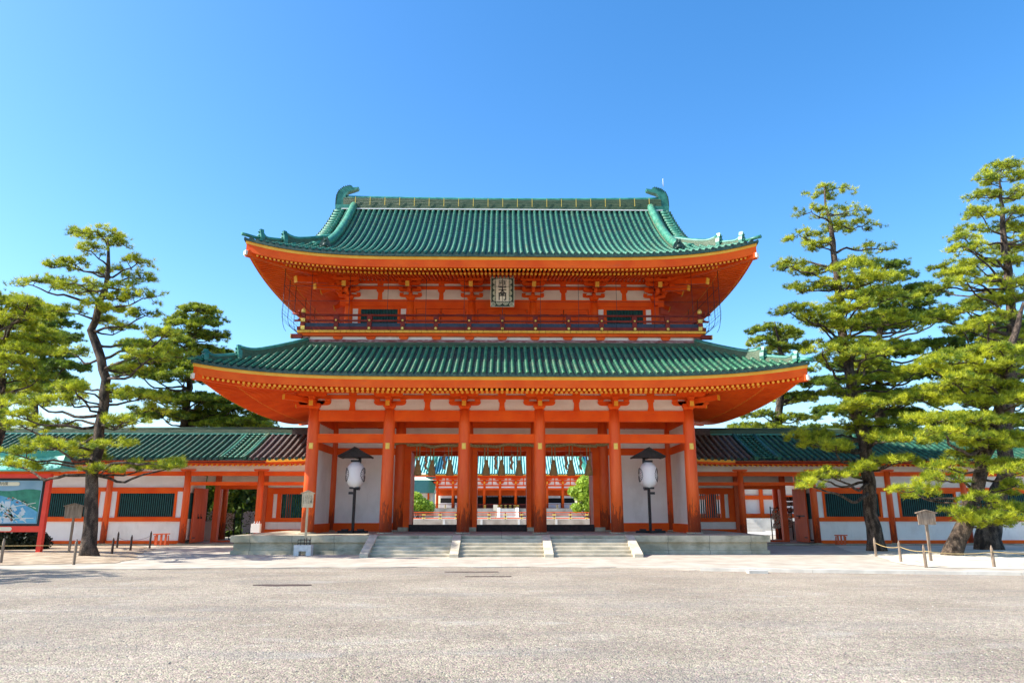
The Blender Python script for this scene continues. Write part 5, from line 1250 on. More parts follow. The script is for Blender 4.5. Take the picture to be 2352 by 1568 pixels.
for x in (-14.15, -14.0, -13.87): b.beam((x, 42.15, 1.2), (x + 0.05, 42.15, 1.38), 0.04, 0.02)
b.build('paper_slip', PAPER, wb)

# ---------------------------------------------------------------- behind the left corridor door: racks of wooden votive plaques
EMA = mat('votive_plaque_wood', (0.30, 0.20, 0.13), (0.80, 0.70, 0.58), 14, 0.8, sharp=(0.45, 0.55)); SLIPS = mat('white_fortune_slips', (0.62, 0.60, 0.58), (0.9, 0.88, 0.85), 16, 0.8, sharp=(0.45, 0.6))
def rack(x0, x1, y, z0, z1, label, m, n, hue=1):
    t = thing('votive_rack', label, 'rack', ((x0 + x1) / 2, y, 0.06), 'racks seen through the corridor doors')
    k = 4
    for i in range(k):
        x = x0 + (x1 - x0) * i / (k - 1); MB().box(x - 0.03, x + 0.03, y - 0.03, y + 0.03, 0.06, z1 + 0.1).build('post', BLACKW, t)
    b = MB()
    for z in (z0, (z0 + z1) / 2, z1): b.box(x0, x1, y - 0.02, y + 0.02, z - 0.015, z + 0.015)
    b.build('rail', BLACKW, t); random.seed(int(x0 * 7)); b = MB()
    for j in range(n):
        x = random.uniform(x0 + 0.03, x1 - 0.12); z = random.uniform(z0, z1 - 0.05); yy = y - 0.03 - random.uniform(0, 0.12); w_ = random.uniform(0.07, 0.13)
        b.prism([(x, z - w_ * .7), (x + w_, z - w_ * .7 + random.uniform(-.02, .02)), (x + w_, z), (x + w_ / 2, z + w_ * .3), (x, z)], 'y', yy, yy + 0.01)
    o = b.build('plaques', m, t); o['kind'] = 'stuff'; return t
rack(-18.95, -18.1, 50.0, 0.75, 1.9, 'dark rack crowded with wooden votive plaques seen at the left of the corridor doorway', EMA, 160)
rack(-17.9, -16.1, 50.8, 0.55, 2.0, 'wide rack hung with votive plaques and white slips seen through the left doorway', SLIPS, 420)
rack(-20.6, -19.5, 51.5, 0.55, 2.0, 'pale rack of plaques in the narrow gap beside the left door leaf', EMA, 160)
rack(18.0, 19.4, 48.8, 0.9, 2.15, 'rack thick with cream fortune slips and plaques seen through the right corridor doorway', EMA, 330)
b_ = thing('hanging_signs', 'black board with white characters above the cream fortune slip rack', 'sign', (19.2, 48.5, 0.06))
for i, (z, tx) in enumerate(((2.75, 'おみくじ'), (2.42, '結び所'), (2.0, '絵馬'))):
    MB().box(18.75, 19.75, 48.44, 48.48, z - 0.13, z + 0.13).build('board', INK, b_); text_mesh('character', tx, 0.2, (19.25, 48.436, z), (R(90), 0, 0), PLAST, b_, 0.001)
MB().box(19.72, 19.8, 48.45, 48.53, 0.06, 3.0).build('post', BLACKW, b_)
# steps and side building beyond the right doorway
sbk = thing('side_hall', 'low vermilion and white side hall on a stone base beyond the right doorway', 'hall', (27, 78, 0.06))
MB().box(14, 42, 74, 90, 0.0, 1.25).build('stone_base', mat('bright_stone', (0.5, 0.48, 0.43), (0.66, 0.63, 0.57), 1.2, 0.9), sbk)
MB().box(14, 42, 78, 90, 1.25, 6.2).build('wall', PLAST, sbk)
for k in range(15):
    MB().box(14 + k * 1.95, 14.35 + k * 1.95, 77.7, 77.99, 1.25, 6.2).build('column', VERM, sbk)
for z in (1.3, 3.2, 5.6): MB().box(14, 42, 77.75, 77.985, z, z + 0.42).build('beam', VERM, sbk)
b = MB(); b.prism([(74.5, 6.0), (84, 11.0), (93, 6.0)], 'x', 12, 44); b.build('roof', PAN, sbk)
PALE2 = mat('pale_step_stones', (0.5, 0.47, 0.42), (0.62, 0.6, 0.55), 1, 0.9)
st2 = thing('stone_steps', 'broad pale stone steps in front of the side hall beyond the right doorway', 'steps', (22.5, 70, 0.06))
for k in range(4): MB().box(17, 25, 70 + k * 0.8, 74 - 0.01, 0.06 + k * 0.28, 0.33 + k * 0.28).build('step', PALE2, st2)
# dark evergreen mass behind the left corridor doorway
bush('evergreen_hedge', 'deep dark evergreen hedge behind the votive racks at the left doorway', 'hedge', (-20.5, 59), 1, 12, NEEDLE2, 900, 0.3, [(dx, dy, z, 2.0) for dx in (-5, -3, -1, 1, 3, 4.5) for dy in (-.5,) for z in (0.8, 2.2, 3.8)] + [(-4, 1, 5, 2), (0, 1, 5.2, 2)])

# ---------------------------------------------------------------- main hall far behind
HALLT = mat('pale_teal_barrel_tile', (0.30, 0.60, 0.55), (0.42, 0.72, 0.67), 2, 0.35); HALLP = mat('teal_pan_tile', (0.008, 0.13, 0.14), (0.015, 0.18, 0.19), 2, 0.5)
hall = thing('main_hall', 'far vermilion and white hall with a striped teal roof seen through the gate openings', 'hall', (1.25, 158, 0.06))
hx, hy = 1.25, 150.0
HC = [hx - 1.6 - 3.23 * 4 + 3.23 * k for k in range(10)]
MB().box(hx - 19, hx + 19, hy - 2.2, hy + 20, 0.0, 2.6).build('stone_base', mat('hall_base_stone', (0.20, 0.17, 0.14), (0.36, 0.32, 0.27), 0.7, 0.9), hall)
for k in range(6): MB().box(hx - 1.5, hx + 1.5, hy - 4.2 + k * 0.35, hy - 2.21, k * 0.43, 0.42 + k * 0.43).build('step', PALE2, hall)
for x in (-1.85, 1.85): MB().prism([(hy - 2.21, 2.75), (hy - 2.21, 0), (hy - 4.5, 0), (hy - 4.5, 0.3)], 'x', hx + x - 0.3, hx + x + 0.3).build('stair_stringer', PLAST, hall)
for x in HC:
    b = MB(); b.lathe(x, hy, [(0.27, 2.6), (0.26, 8.4)], 12); b.build('column', VERM, hall)
    b = MB(); arm(b, x, hy - 0.3, 7.55, 7.95, 0.75, 0.3); arm(b, x, hy - 0.3, 8.3, 8.6, 1.0, 0.3); b.box(x - 0.25, x + 0.25, hy - 0.7, hy - 0.2, 7.2, 7.56); b.box(x - 0.13, x + 0.13, hy - 0.76, hy - 0.71, 7.5, 8.0, 1); b.build('bracket', [VERM, OCHRE], hall)
b = MB(); b.box(HC[0], HC[-1], hy - 0.05, hy + 0.05, 6.5, 9.4); b.build('wall', PLAST, hall)
for z0, z1 in ((6.25, 6.68), (7.02, 7.32), (8.0, 8.2), (8.66, 8.95)): b = MB(); b.box(HC[0] - .4, HC[-1] + .4, hy - 0.16, hy + 0.16, z0, z1); b.build('beam', VERM, hall)
for a, c in zip(HC[:-1], HC[1:]):
    xm = (a + c) / 2; MB().box(xm - 0.1, xm + 0.1, hy - 0.12, hy + 0.12, 7.321, 8.659).build('strut', VERM, hall)
b = MB(); b.box(HC[0], HC[-1], hy + 2.0, hy + 2.2, 5.2, 6.6); b.build('inner_beam', VERM, hall)
MB().box(HC[0], HC[-1], hy + 8, hy + 8.2, 2.6, 7).build('rear_wall', DARK, hall)
MB().box(HC[0], HC[-1], hy + 0.06, hy + 8, 6.6, 6.7).build('ceiling', DARK, hall)
CURT = mat('grey_curtain', (0.22, 0.20, 0.22), (0.34, 0.32, 0.33), 3, 0.8, (6, 1, 1))
for i, (a, c) in enumerate(zip(HC[:-1], HC[1:])):
    if 2 <= i <= 6:
        for k in range(4): MB().box(a + 0.45 + k * (c - a - 0.9) / 4 + 0.03, a + 0.45 + (k + 1) * (c - a - 0.9) / 4 - 0.03, hy + 2.3, hy + 2.35, 4.95, 5.95).build('curtain', CURT, hall)
    else:
        MB().box(a + 0.3, c - 0.3, hy + 2.3, hy + 2.4, 4.7, 5.9).build('wall', PLAST, hall); MB().box(a + 0.3, c - 0.3, hy + 2.3, hy + 2.4, 2.6, 3.7).build('wall', PLAST, hall)
        b = MB()
        for k in range(12): b.box(a + 0.5 + k * 0.2, a + 0.56 + k * 0.2, hy + 2.3, hy + 2.36, 3.7, 4.7)
        b.build('lattice_bars', BLACKW, hall)
def railing(name, x0, x1, y, z0, h, step, label, par=None):
    t = par or thing(name, label, 'railing', ((x0 + x1) / 2, y, z0))
    for zz, r in ((h, 0.05), (h * 0.66, 0.04), (h * 0.14, 0.06)):
        MB().box(x0, x1, y - r, y + r, z0 + zz - r, z0 + zz + r).build('rail', MAROON if par else VERM, t)
    n = int((x1 - x0) / step)
    for k in range(n + 1):
        x = x0 + (x1 - x0) * k / n; b = MB(); b.box(x - 0.07, x + 0.07, y - 0.08, y + 0.08, z0, z0 + h * 0.97, 0)
        for zz in (h * 0.16, h * 0.66): b.box(x - 0.24, x + 0.24, y - 0.12, y + 0.12, z0 + zz - 0.08, z0 + zz + 0.08, 1)
        b.build('post', [MAROON, GOLD], t)
    return t
railing('', hx - 18, hx - 2.0, hy - 1.9, 2.6, 0.8, 2.3, '', hall); railing('', hx + 2.0, hx + 18, hy - 1.9, 2.6, 0.8, 2.3, '', hall); railing('', hx - 1.4, hx + 1.4, hy - 1.2, 2.6, 0.85, 0.9, '', hall)
b = MB(); n = 80
for k in range(n):
    x = hx - 20.5 + k * 41.0 / n; rows = []
    for t in np.linspace(0, 1, 8):
        y = hy - 3.2 + 13 * t; z = 9.3 + 8.2 * (0.62 * t + 0.38 * t * t) + 0.5 * max(0, (abs(x - hx) - 12) / 8.5) ** 2 * (1 - t)
        rows.append([(x + q, y, z + zz) for q, zz in ((0, 0), (0.04, 0.18), (0.22, 0.18), (0.26, 0))])
    b.sheet(rows, 0, False); b.sheet([[(r[3][0], r[3][1], r[3][2]), (r[3][0] + 0.2525, r[3][1], r[3][2])] for r in rows], 1, False)
hr = b.build('roof', [HALLT, HALLP], hall)
b = MB(); b.prism([(hy + 9.8, 17.6), (hy + 22, 9.3), (hy + 9.8, 9.3)], 'x', hx - 18, hx + 18); b.build('rear_roof', HALLP, hall)
b = MB(); b.box(hx - 15, hx + 15, hy + 9.5, hy + 10.1, 17.4, 18.6); b.build('ridge', SHIBI, hr)
b = MB(); b.box(hx - 20.5, hx + 20.5, hy - 3.1, hy - 2.95, 9.10, 9.30); b.build('ochre_fascia', OCHRE, hr)
b = MB(); b.box(hx - 20.3, hx + 20.3, hy - 2.9, hy, 8.96, 9.09); b.build('soffit', VERM, hr)
for sx in (-1, 1): MB().beam((hx + sx * 16.0, hy - 3.2, 10.2), (hx + sx * 14.2, hy + 8, 16.8), 0.7, 0.9).build('rake_ridge', SHIBI, hr)
# raised stone terrace in the courtyard with its red railing
ter = thing('stone_terrace', 'pale stone terrace across the courtyard between the gate and the far hall', 'terrace', (1, 101, 0.06))
MB().box(-60, 60, 100, 140, 0.0, 0.93).build('terrace_wall', mat('terrace_stone', (0.28, 0.23, 0.18), (0.44, 0.38, 0.31), 0.8, 0.9), ter)
for k in range(24): MB().box(-59 + k * 5.1, -58.7 + k * 5.1, 99.93, 99.999, 0.06, 0.90).build('pilaster', PALE2, ter)
railing('terrace_railing', -24, 25, 100.3, 0.93, 0.9, 2.15, 'vermilion railing with gilt fittings along the edge of the stone terrace')
def wsign(x, y, z0): 
    t = thing('courtyard_sign', 'small cream sign on a post before the far hall, seen through the middle opening', 'sign', (x, y, 0.93)); MB().box(x - 0.06, x + 0.06, y, y + 0.1, 0.93, 2.2).build('post', PALEWD, t); MB().box(x - 0.3, x + 0.3, y - 0.05, y - 0.001, 2.1, 2.9).build('board', IVORY, t)
wsign(-0.9, 104, 0.93)
bush('round_bush', 'yellow-green rounded bush in the courtyard, in the left gate opening', 'bush', (-13.6, 120), 1, 21, LEAF, 620, 0.30, [(0, 0, 3.0, 1.7), (-1.4, 0, 3.3, 1.5), (1.4, 0, 2.6, 1.3), (-.6, 0, 4.1, 1.2), (-2.6, 0, 2.6, 1.4)])
bush('leafy_tree', 'bright green leafy tree in the courtyard, in the right gate opening', 'tree', (14.0, 120), 1, 22, LEAF, 620, 0.30, [(0, 0, 6.4, 1.7), (1.6, 0, 5.6, 1.9), (-.6, 0, 4.6, 1.6), (1.2, 0, 3.6, 1.9), (-2.0, 0, 5.2, 1.1), (0.2, 0, 2.9, 1.3), (-1.6, 0, 2.6, 1.0), (2.6, 0, 7.2, 1.4), (2.8, 0, 4.2, 1.7), (3.2, 0, 5.8, 1.6), (2.6, 0, 2.8, 1.2)], parts='crown')
bush('leafy_tree', 'leafy tree beyond the far hall roof corner, top left of the left gate opening', 'tree', (-19.5, 138), 1, 23, LEAF, 420, 0.5, [(0, 0, 11, 2.6), (1.8, 0, 13.5, 2.2), (-2, 0, 13, 2.4), (0.5, 0, 16, 2.0)], parts='crown')
lf = thing('low_fence', 'low dark picket fence under the yellow-green bush in the courtyard', 'fence', (-14, 117, 0.93)); b = MB()
for k in range(34): b.box(-16.6 + k * 0.17, -16.5 + k * 0.17, 117, 117.08, 0.93, 2.05)
b.build('pickets', STAKE, lf); MB().box(-16.7, -10.9, 117.09, 117.15, 1.7, 1.8).build('rail', STAKE, lf)

wl = thing('courtyard_corridor', 'low white-walled corridor with a dark roof left of the far hall', 'corridor', (-40, 165, 0.06))
MB().box(-75, -15.5, 164, 170, 0.0, 6.0).build('wall', PLAST, wl); b = MB(); b.prism([(161.5, 6.0), (167, 9.0), (172.5, 6.0)], 'x', -76, -15.0); b.build('roof', PAN, wl)
for k in range(18): MB().box(-74.5 + k * 3.4, -74.1 + k * 3.4, 163.8, 163.99, 0.0, 6.0).build('column', VERM, wl)
T_LEFT = ([(-17.28, 31.4, 0.0, 0.46), (-17.37, 31.4, 0.47, 0.36), (-17.49, 31.4, 1.81, 0.31), (-17.68, 31.5, 3.45, 0.28), (-17.66, 31.6, 5.15, 0.26), (-17.65, 31.6, 6.5, 0.25), (-17.77, 31.6, 7.67, 0.24), (-18.04, 31.6, 8.56, 0.23), (-18.37, 31.6, 9.27, 0.22), (-18.65, 31.6, 9.9, 0.21), (-18.5, 31.5, 10.36, 0.19), (-18.27, 31.4, 11.11, 0.17), (-18.22, 31.4, 11.92, 0.14), (-18.21, 31.4, 12.89, 0.11), (-18.32, 31.4, 13.72, 0.07), (-18.4, 31.4, 14.32, 0.04)],
 [(-18.2, 30.6, 14.2, 1.1), (-19.8, 31.8, 14.7, 0.5), (-18.1, 31.8, 14.3, 0.6), (-18.6, 30.6, 13.5, 0.7), (-16.6, 31.0, 13.1, 0.6), (-20.9, 31.8, 13.1, 0.7), (-19.7, 31.4, 13.1, 0.6), (-18.6, 32.3, 13.0, 0.8), (-16.8, 31.8, 12.6, 0.6), (-20.6, 30.1, 11.7, 0.8), (-20.7, 31.8, 12.3, 0.9), (-18.5, 30.1, 11.7, 0.8), (-20.3, 32.7, 12.2, 1.1), (-17.2, 31.4, 12.0, 0.7), (-16.2, 31.0, 11.4, 0.9), (-17.8, 31.8, 11.6, 0.6), (-18.0, 30.6, 10.9, 0.5), (-19.3, 30.6, 10.6, 0.8), (-18.1, 32.3, 11.1, 0.6), (-16.2, 31.4, 10.7, 0.7), (-17.4, 31.8, 10.1, 0.7), (-18.6, 32.7, 10.7, 0.5), (-15.7, 31.8, 9.9, 0.9), (-15.9, 31.4, 9.1, 1.3), (-15.0, 31.4, 8.8, 1.0), (-16.9, 32.3, 8.4, 0.9), (-20.0, 32.7, 9.2, 0.6), (-18.8, 30.6, 7.2, 0.7), (-18.4, 30.6, 7.2, 0.4), (-21.0, 32.3, 6.8, 1.3), (-20.7, 30.6, 6.0, 1.1), (-19.8, 32.7, 7.0, 0.9), (-17.1, 31.8, 7.2, 0.8), (-15.9, 31.4, 6.9, 1.1), (-15.9, 32.3, 6.5, 1.1), (-15.7, 30.1, 5.7, 0.9), (-21.4, 32.3, 5.7, 1.2), (-20.2, 32.7, 5.8, 0.9), (-18.8, 30.1, 4.7, 1.0), (-20.5, 30.6, 4.4, 0.9), (-18.4, 32.7, 5.2, 0.7), (-18.2, 31.8, 4.5, 0.8), (-16.1, 30.1, 4.7, 0.8), (-16.9, 31.0, 3.7, 0.9), (-16.1, 32.7, 3.9, 1.2), (-13.8, 30.1, 3.8, 0.6), (-21.9, 32.7, 4.1, 0.7)])
T_RIGHT = ([(18.15, 35.6, 0.0, 0.55), (18.12, 35.6, 0.56, 0.44), (18.05, 35.6, 1.8, 0.38), (18.18, 35.6, 5.39, 0.37), (17.84, 35.6, 6.94, 0.34), (17.81, 35.6, 8.36, 0.31), (17.71, 35.6, 9.99, 0.28), (17.66, 35.6, 11.26, 0.26), (17.72, 35.6, 12.76, 0.24), (17.7, 35.6, 14.38, 0.21), (17.66, 35.6, 16.35, 0.15), (17.54, 35.6, 17.62, 0.1), (17.54, 35.6, 19.02, 0.04)],
 [(18.6, 37.1, 19.6, 1.3), (16.5, 35.1, 17.5, 1.0), (18.6, 35.6, 17.7, 1.1), (16.4, 36.1, 16.5, 1.1), (19.9, 36.6, 17.4, 1.1), (17.7, 35.6, 16.9, 0.9), (20.5, 36.6, 16.1, 1.0), (17.5, 37.1, 16.5, 0.9), (15.3, 35.6, 14.7, 0.8), (18.8, 35.6, 14.9, 1.1), (16.8, 36.6, 14.7, 1.2), (16.6, 37.1, 13.8, 1.0), (17.9, 36.1, 13.7, 1.3), (19.7, 35.6, 13.9, 1.5), (20.0, 34.7, 12.7, 1.3), (14.8, 35.1, 12.0, 1.0), (15.7, 34.1, 11.3, 1.3), (17.3, 34.1, 11.8, 1.4), (19.4, 34.7, 11.7, 1.4), (21.3, 35.6, 11.5, 1.2), (16.2, 34.7, 10.2, 1.0), (18.1, 35.1, 10.3, 1.4), (20.8, 36.6, 10.5, 1.3), (16.9, 35.6, 9.5, 0.9), (19.6, 37.1, 9.6, 1.2), (21.1, 36.6, 9.2, 1.3), (19.6, 37.1, 7.8, 1.3), (19.4, 35.1, 7.4, 1.1), (15.5, 35.6, 5.6, 1.2), (18.1, 36.1, 6.0, 1.1), (20.6, 37.1, 6.4, 1.3), (17.1, 35.6, 7.9, 0.8), (18.9, 34.4, 4.3, 1.2), (16.0, 34.3, 3.7, 1.1), (14.8, 34.1, 3.6, 0.8), (17.5, 34.4, 4.0, 0.7), (15.7, 34.8, 5.2, 1.2), (15.5, 36.0, 5.8, 1.0), (16.4, 34.6, 4.9, 0.9), (19.2, 36.2, 5.8, 1.3), (20.1, 35.6, 5.8, 1.0), (17.4, 34.9, 6.2, 0.9)])
T_TALL = ([(24.18, 36.4, 0.03, 0.75), (24.21, 36.4, 0.64, 0.62), (24.94, 36.4, 2.43, 0.52), (25.62, 36.4, 3.95, 0.46), (25.76, 36.4, 5.48, 0.42), (26.64, 36.4, 8.52, 0.36), (27.31, 36.4, 12.01, 0.3), (27.45, 36.4, 14.08, 0.25), (27.49, 36.4, 16.19, 0.2), (27.74, 36.4, 18.37, 0.13), (27.85, 36.4, 20.03, 0.05)],
 [(28.6, 36.9, 21.0, 1.2), (26.7, 35.9, 19.9, 0.6), (29.4, 36.9, 20.5, 0.6), (27.1, 36.9, 19.3, 1.0), (28.6, 36.4, 19.3, 0.9), (26.8, 36.9, 18.2, 1.0), (27.7, 35.4, 17.8, 0.8), (25.4, 35.9, 16.8, 1.0), (28.7, 37.5, 17.7, 1.2), (24.3, 34.8, 15.3, 0.9), (28.7, 38.0, 16.6, 1.3), (28.6, 35.9, 16.5, 1.0), (24.4, 36.9, 15.1, 0.9), (26.4, 37.5, 15.5, 1.1), (28.7, 37.5, 15.6, 1.0), (24.0, 35.4, 14.1, 1.3), (28.0, 37.5, 14.6, 1.4), (24.4, 38.0, 14.1, 0.9), (28.0, 35.9, 13.9, 1.2), (26.5, 36.9, 13.2, 1.4), (25.1, 36.9, 12.8, 1.2), (28.4, 36.9, 13.2, 1.1), (25.2, 34.8, 11.7, 1.0), (24.1, 37.5, 12.3, 1.0), (29.0, 37.5, 11.5, 1.2), (24.1, 35.4, 11.2, 1.1), (29.2, 37.5, 9.7, 1.2), (27.8, 38.0, 11.3, 1.2)])
T_LEAN = ([(19.4, 31.7, 0.0, 0.52), (19.53, 31.7, 0.31, 0.42), (20.11, 31.7, 1.26, 0.36), (20.81, 31.7, 2.74, 0.33), (21.47, 31.7, 4.25, 0.31), (22.07, 31.7, 5.22, 0.29), (22.86, 31.7, 7.67, 0.24), (23.35, 31.7, 9.13, 0.2), (23.97, 31.7, 10.27, 0.16), (24.42, 31.7, 11.42, 0.08)],
 [(22.1, 31.2, 9.0, 1.3), (20.8, 32.1, 8.9, 1.3), (19.4, 31.3, 8.3, 1.0), (21.4, 31.3, 8.2, 1.3), (22.4, 30.3, 8.2, 1.2), (19.8, 30.3, 7.4, 1.2), (22.4, 31.7, 7.5, 1.3), (20.4, 33.1, 7.6, 1.1), (21.7, 32.7, 7.0, 1.5), (23.2, 31.7, 7.0, 1.2), (18.8, 30.3, 5.8, 1.2), (21.5, 31.3, 5.9, 1.3), (24.4, 33.1, 6.3, 1.0), (19.5, 30.3, 5.1, 1.3), (22.4, 31.7, 5.2, 1.2), (20.6, 31.2, 5.5, 1.1), (19.9, 32.2, 5.4, 0.9), (20.9, 30.7, 4.8, 1.1), (19.2, 30.9, 3.9, 0.9), (21.6, 31.1, 4.0, 1.1), (18.6, 30.3, 3.3, 0.9), (17.4, 30.5, 2.9, 0.9), (19.9, 30.1, 2.5, 0.8), (19.0, 30.2, 1.9, 0.7), (20.4, 30.3, 1.7, 1.1), (21.8, 30.7, 2.1, 0.7), (22.0, 30.9, 3.1, 0.5), (20.9, 32.3, 4.5, 0.8), (23.1, 32.0, 4.9, 0.9)])
T_EDGE = ([(-25.33, 36.5, 0.25, 0.5), (-25.6, 36.5, 2.42, 0.42), (-25.53, 36.5, 4.56, 0.36), (-25.45, 36.5, 6.09, 0.33), (-25.71, 36.5, 7.87, 0.3), (-26.19, 36.5, 9.47, 0.26), (-26.4, 36.5, 11.1, 0.2), (-26.25, 36.5, 12.28, 0.13), (-25.91, 36.5, 13.0, 0.05)],
 [(-25.4, 35.6, 12.6, 1.3), (-23.9, 35.0, 12.2, 1.1), (-25.7, 36.0, 12.1, 1.3), (-24.7, 36.5, 11.9, 1.4), (-26.5, 38.0, 11.7, 1.5), (-25.7, 36.5, 10.7, 1.5), (-25.2, 38.0, 11.4, 1.1), (-23.8, 35.0, 9.8, 1.4), (-24.3, 35.0, 9.2, 1.3), (-24.5, 37.0, 8.9, 1.1), (-25.7, 37.0, 8.9, 1.3), (-25.9, 38.0, 8.3, 1.4), (-24.3, 35.0, 7.2, 1.3), (-27.1, 36.5, 12.8, 1.1), (-27.9, 37.5, 11.9, 1.3), (-27.3, 37.0, 10.5, 1.4), (-26.4, 36.0, 9.1, 1.3), (-26.8, 37.0, 7.9, 1.3)])
B_LEFTDARK = ([(-31.87, 50, 2.52, 0.4), (-32.67, 50, 7.66, 0.33), (-32.66, 50, 10.62, 0.27), (-32.8, 50, 13.06, 0.2), (-33.22, 50, 15.04, 0.1), (-33.37, 50, 16.04, 0.04)],
 [(-32.9, 49.5, 15.8, 1.5), (-32.6, 50.5, 15.1, 1.5), (-33.0, 49.0, 14.7, 1.4), (-30.8, 48.4, 13.8, 1.3), (-33.0, 49.5, 13.8, 1.6), (-31.4, 48.4, 12.7, 1.5), (-30.3, 48.4, 11.7, 1.4), (-32.2, 48.4, 11.8, 1.6), (-32.5, 50.5, 11.2, 1.6), (-33.9, 50.5, 10.7, 1.7), (-30.4, 48.4, 9.9, 1.3)])
B_LEFTLIT = ([(-23.55, 54, 2.33, 0.42), (-23.91, 54, 6.25, 0.38), (-23.98, 54, 8.14, 0.33), (-23.93, 54, 10.05, 0.3), (-23.95, 54, 12.66, 0.25), (-23.9, 54, 14.65, 0.17), (-23.76, 54, 16.41, 0.08), (-23.72, 54, 17.36, 0.03)],
 [(-23.2, 52.9, 16.9, 1.4), (-24.8, 54.0, 16.5, 1.1), (-22.7, 53.5, 16.3, 1.1), (-24.1, 54.5, 15.5, 1.5), (-22.1, 53.5, 15.1, 1.0), (-24.3, 52.9, 14.3, 1.2), (-23.7, 55.3, 14.3, 1.8), (-25.3, 52.2, 14.9, 1.0), (-28.7, 55.8, 14.9, 1.6), (-26.1, 53.5, 13.2, 1.8), (-24.1, 53.5, 12.8, 1.6), (-27.2, 53.5, 12.2, 1.8), (-24.4, 52.9, 11.7, 1.9), (-27.6, 55.8, 10.9, 2.0), (-23.8, 54.0, 10.2, 1.9), (-22.2, 54.0, 10.3, 1.9), (-25.2, 54.0, 9.0, 1.9), (-23.4, 55.8, 9.3, 2.1), (-21.0, 54.5, 9.6, 2.0), (-19.5, 54.0, 8.7, 1.9), (-21.9, 55.3, 8.5, 2.1), (-19.4, 55.8, 8.3, 1.6)])
B_RIGHTLIT = ([(20.63, 54, 4.01, 0.42), (21.1, 54, 8.55, 0.36), (21.59, 54, 11.68, 0.3), (21.71, 54, 13.86, 0.2), (21.53, 54, 15.93, 0.08), (21.5, 54, 16.53, 0.03)],
 [(21.3, 54.5, 16.0, 1.8), (22.8, 55.1, 15.8, 1.3), (20.6, 54.5, 15.0, 1.3), (19.2, 52.4, 13.6, 1.1), (22.2, 54.5, 14.5, 1.5), (23.8, 55.6, 14.6, 1.2), (22.5, 54.5, 10.5, 1.4), (19.6, 53.5, 9.1, 1.4), (22.6, 54.0, 8.9, 1.8), (18.9, 55.1, 8.3, 1.3), (24.6, 55.1, 11.8, 1.9), (24.0, 55.1, 10.8, 1.6), (23.1, 53.0, 12.5, 1.1), (20.4, 53.5, 8.0, 1.7)])
B_RIGHTDARK = ([(26.65, 51, 2.63, 0.42), (27.37, 51, 9.13, 0.36), (27.8, 51, 13.22, 0.28), (28.36, 51, 16.75, 0.18), (28.94, 51, 19.21, 0.08), (29.22, 51, 20.39, 0.03)],
 [(29.2, 51.0, 20.2, 1.4), (29.8, 50.5, 19.2, 1.1), (31.2, 51.5, 18.4, 1.8), (28.9, 50.5, 17.4, 2.1), (28.0, 51.5, 18.1, 1.5), (29.6, 50.5, 16.1, 2.2), (30.9, 49.2, 15.5, 1.7), (28.8, 52.8, 16.2, 2.1), (32.4, 51.0, 14.0, 1.5), (30.7, 51.5, 14.0, 2.1), (27.9, 50.5, 13.3, 2.0), (25.1, 49.2, 12.1, 1.8), (28.7, 51.0, 11.8, 2.3), (31.5, 51.5, 11.9, 2.2), (25.5, 51.5, 11.4, 1.5), (27.9, 52.3, 10.6, 2.3), (29.2, 49.9, 9.8, 2.2), (23.8, 49.2, 8.8, 1.7), (28.4, 52.3, 9.0, 2.2), (31.6, 52.3, 8.6, 2.2), (23.4, 50.5, 7.6, 1.8), (26.2, 51.0, 7.4, 2.0), (28.9, 50.5, 7.2, 2.0)])
B_FARRIGHT = ([(35.42, 53, 2.66, 0.42), (36.48, 53, 9.43, 0.36), (37.42, 53, 13.69, 0.26), (38.2, 53, 15.88, 0.15), (38.51, 53, 16.92, 0.04)],
 [(39.4, 54.3, 16.9, 1.8), (36.7, 52.5, 15.2, 1.8), (40.2, 53.5, 15.9, 1.7), (36.6, 54.3, 14.2, 1.7), (38.0, 52.5, 14.2, 2.0), (41.2, 54.3, 14.0, 1.7), (36.2, 53.0, 12.4, 2.1), (37.7, 51.2, 11.8, 2.0), (34.9, 53.5, 10.9, 2.0), (36.1, 51.2, 10.1, 2.0), (40.6, 54.3, 10.3, 1.8), (33.8, 51.2, 8.6, 2.0), (37.6, 52.5, 8.5, 2.0), (33.1, 52.5, 7.4, 1.9), (37.0, 54.3, 7.2, 2.1), (39.6, 53.0, 7.2, 1.8), (41.0, 52.5, 15.0, 1.5)])
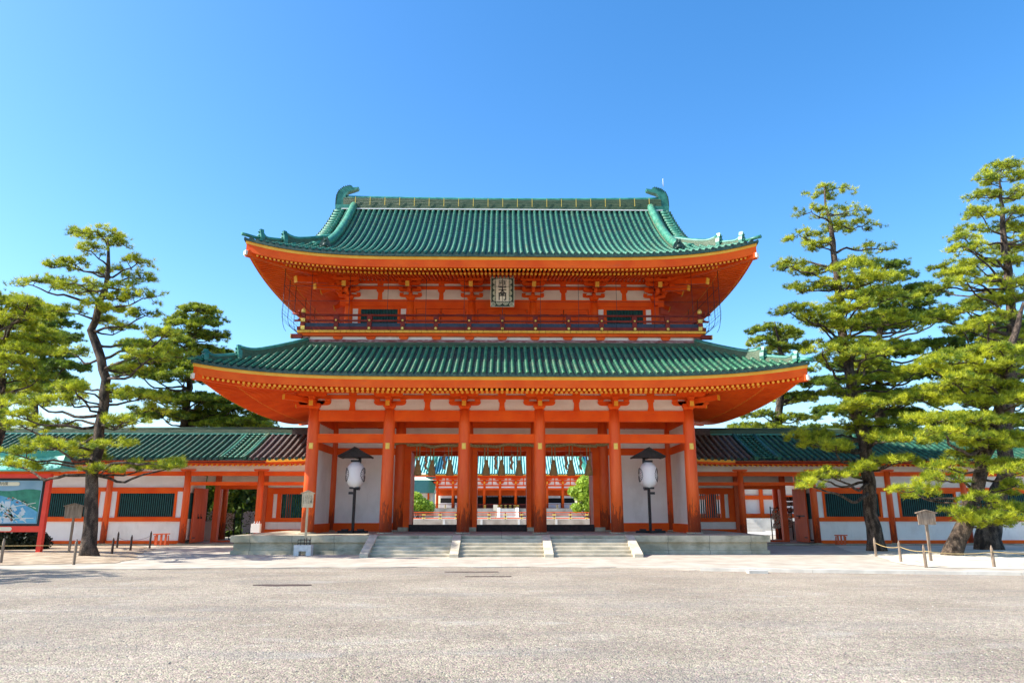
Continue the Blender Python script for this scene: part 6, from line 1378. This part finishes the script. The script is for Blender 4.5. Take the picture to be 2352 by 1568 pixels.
TREES = [
 ('pine_tree', 'tall bare-trunked garden pine beside the map board, left of the gate', T_LEFT, NEEDLE, dict(dens=1.0, extra=0.5, zlim=10)),
 ('pine_tree', 'layered upright pine standing just right of the gate platform', T_RIGHT, NEEDLE, dict(grow=1.0, front=1, dens=1.0, extra=0.8, zlim=17)),
 ('pine_tree', 'tallest pine, on a thick dark trunk behind the leaning one', T_TALL, NEEDLE, dict(dens=1.1, extra=0.9)),
 ('pine_tree', 'pine with a leaning scaly pale trunk and low bright boughs at right', T_LEAN, NEEDLE, dict(grow=1.08, dens=1.25, extra=0.6)),
 ('pine_tree', 'pine cut off by the left edge of the view, trunk outside it', T_EDGE, NEEDLE, dict(dens=1.15, extra=0.7)),
 ('pine_tree', 'dark pine behind the left corridor roof, furthest left of those behind it', B_LEFTDARK, NEEDLE2, dict(grow=1.2, extra=0.8, dens=1.3, nl=0.2, nw=0.03, thick=0.5)),
 ('pine_tree', 'dense rounded pine behind the left corridor, its low boughs reaching under the gate eaves', B_LEFTLIT, NEEDLE3, dict(grow=1.22, extra=1.0, dens=1.3, nl=0.2, nw=0.03, thick=0.5)),
 ('pine_tree', 'rounded pine right beside the gate eaves tip, behind the right corridor', B_RIGHTLIT, NEEDLE3, dict(extra=0.6, dens=1.4, nl=0.2, nw=0.03, thick=0.5)),
 ('pine_tree', 'broad dark pine behind the layered upright pine at right', B_RIGHTDARK, NEEDLE2, dict(grow=1.2, extra=0.9, dens=1.3, nl=0.2, nw=0.03, thick=0.5)),
 ('pine_tree', 'dark pine behind the right corridor roof, furthest right of those behind it', B_FARRIGHT, NEEDLE2, dict(grow=1.2, extra=0.9, dens=1.2, nl=0.2, nw=0.03, thick=0.5)),
]
T_OUT = ([(-24.5, 21.5, 0, 0.3), (-24.4, 21.6, 4, 0.22), (-24.2, 21.5, 8, 0.14), (-24.2, 21.5, 10.2, 0.04)],
 [(-24.2, 21.5, 10.2, 1.2), (-25.4, 20.6, 9.2, 1.3), (-23.4, 22.6, 8.6, 1.4), (-22.9, 20.2, 8.0, 1.3), (-24.8, 23.0, 7.6, 1.3), (-23.0, 20.0, 6.8, 1.4), (-22.8, 23.4, 6.6, 1.2), (-25.6, 20.0, 6.2, 1.4), (-24.0, 24.0, 5.6, 1.3)])
TREES.append(('pine_tree', 'pine outside the left edge, seen by the shadow it throws on the gravel', T_OUT, NEEDLE, dict(dens=0.9)))
tot = 0
for i, (nm_, lab, spec, m_, kw) in enumerate(TREES):
    r_, k_ = pine(nm_, lab, spec, 100 + i, m_, 'pines around the gate', **kw); tot += k_
print('needles', tot)
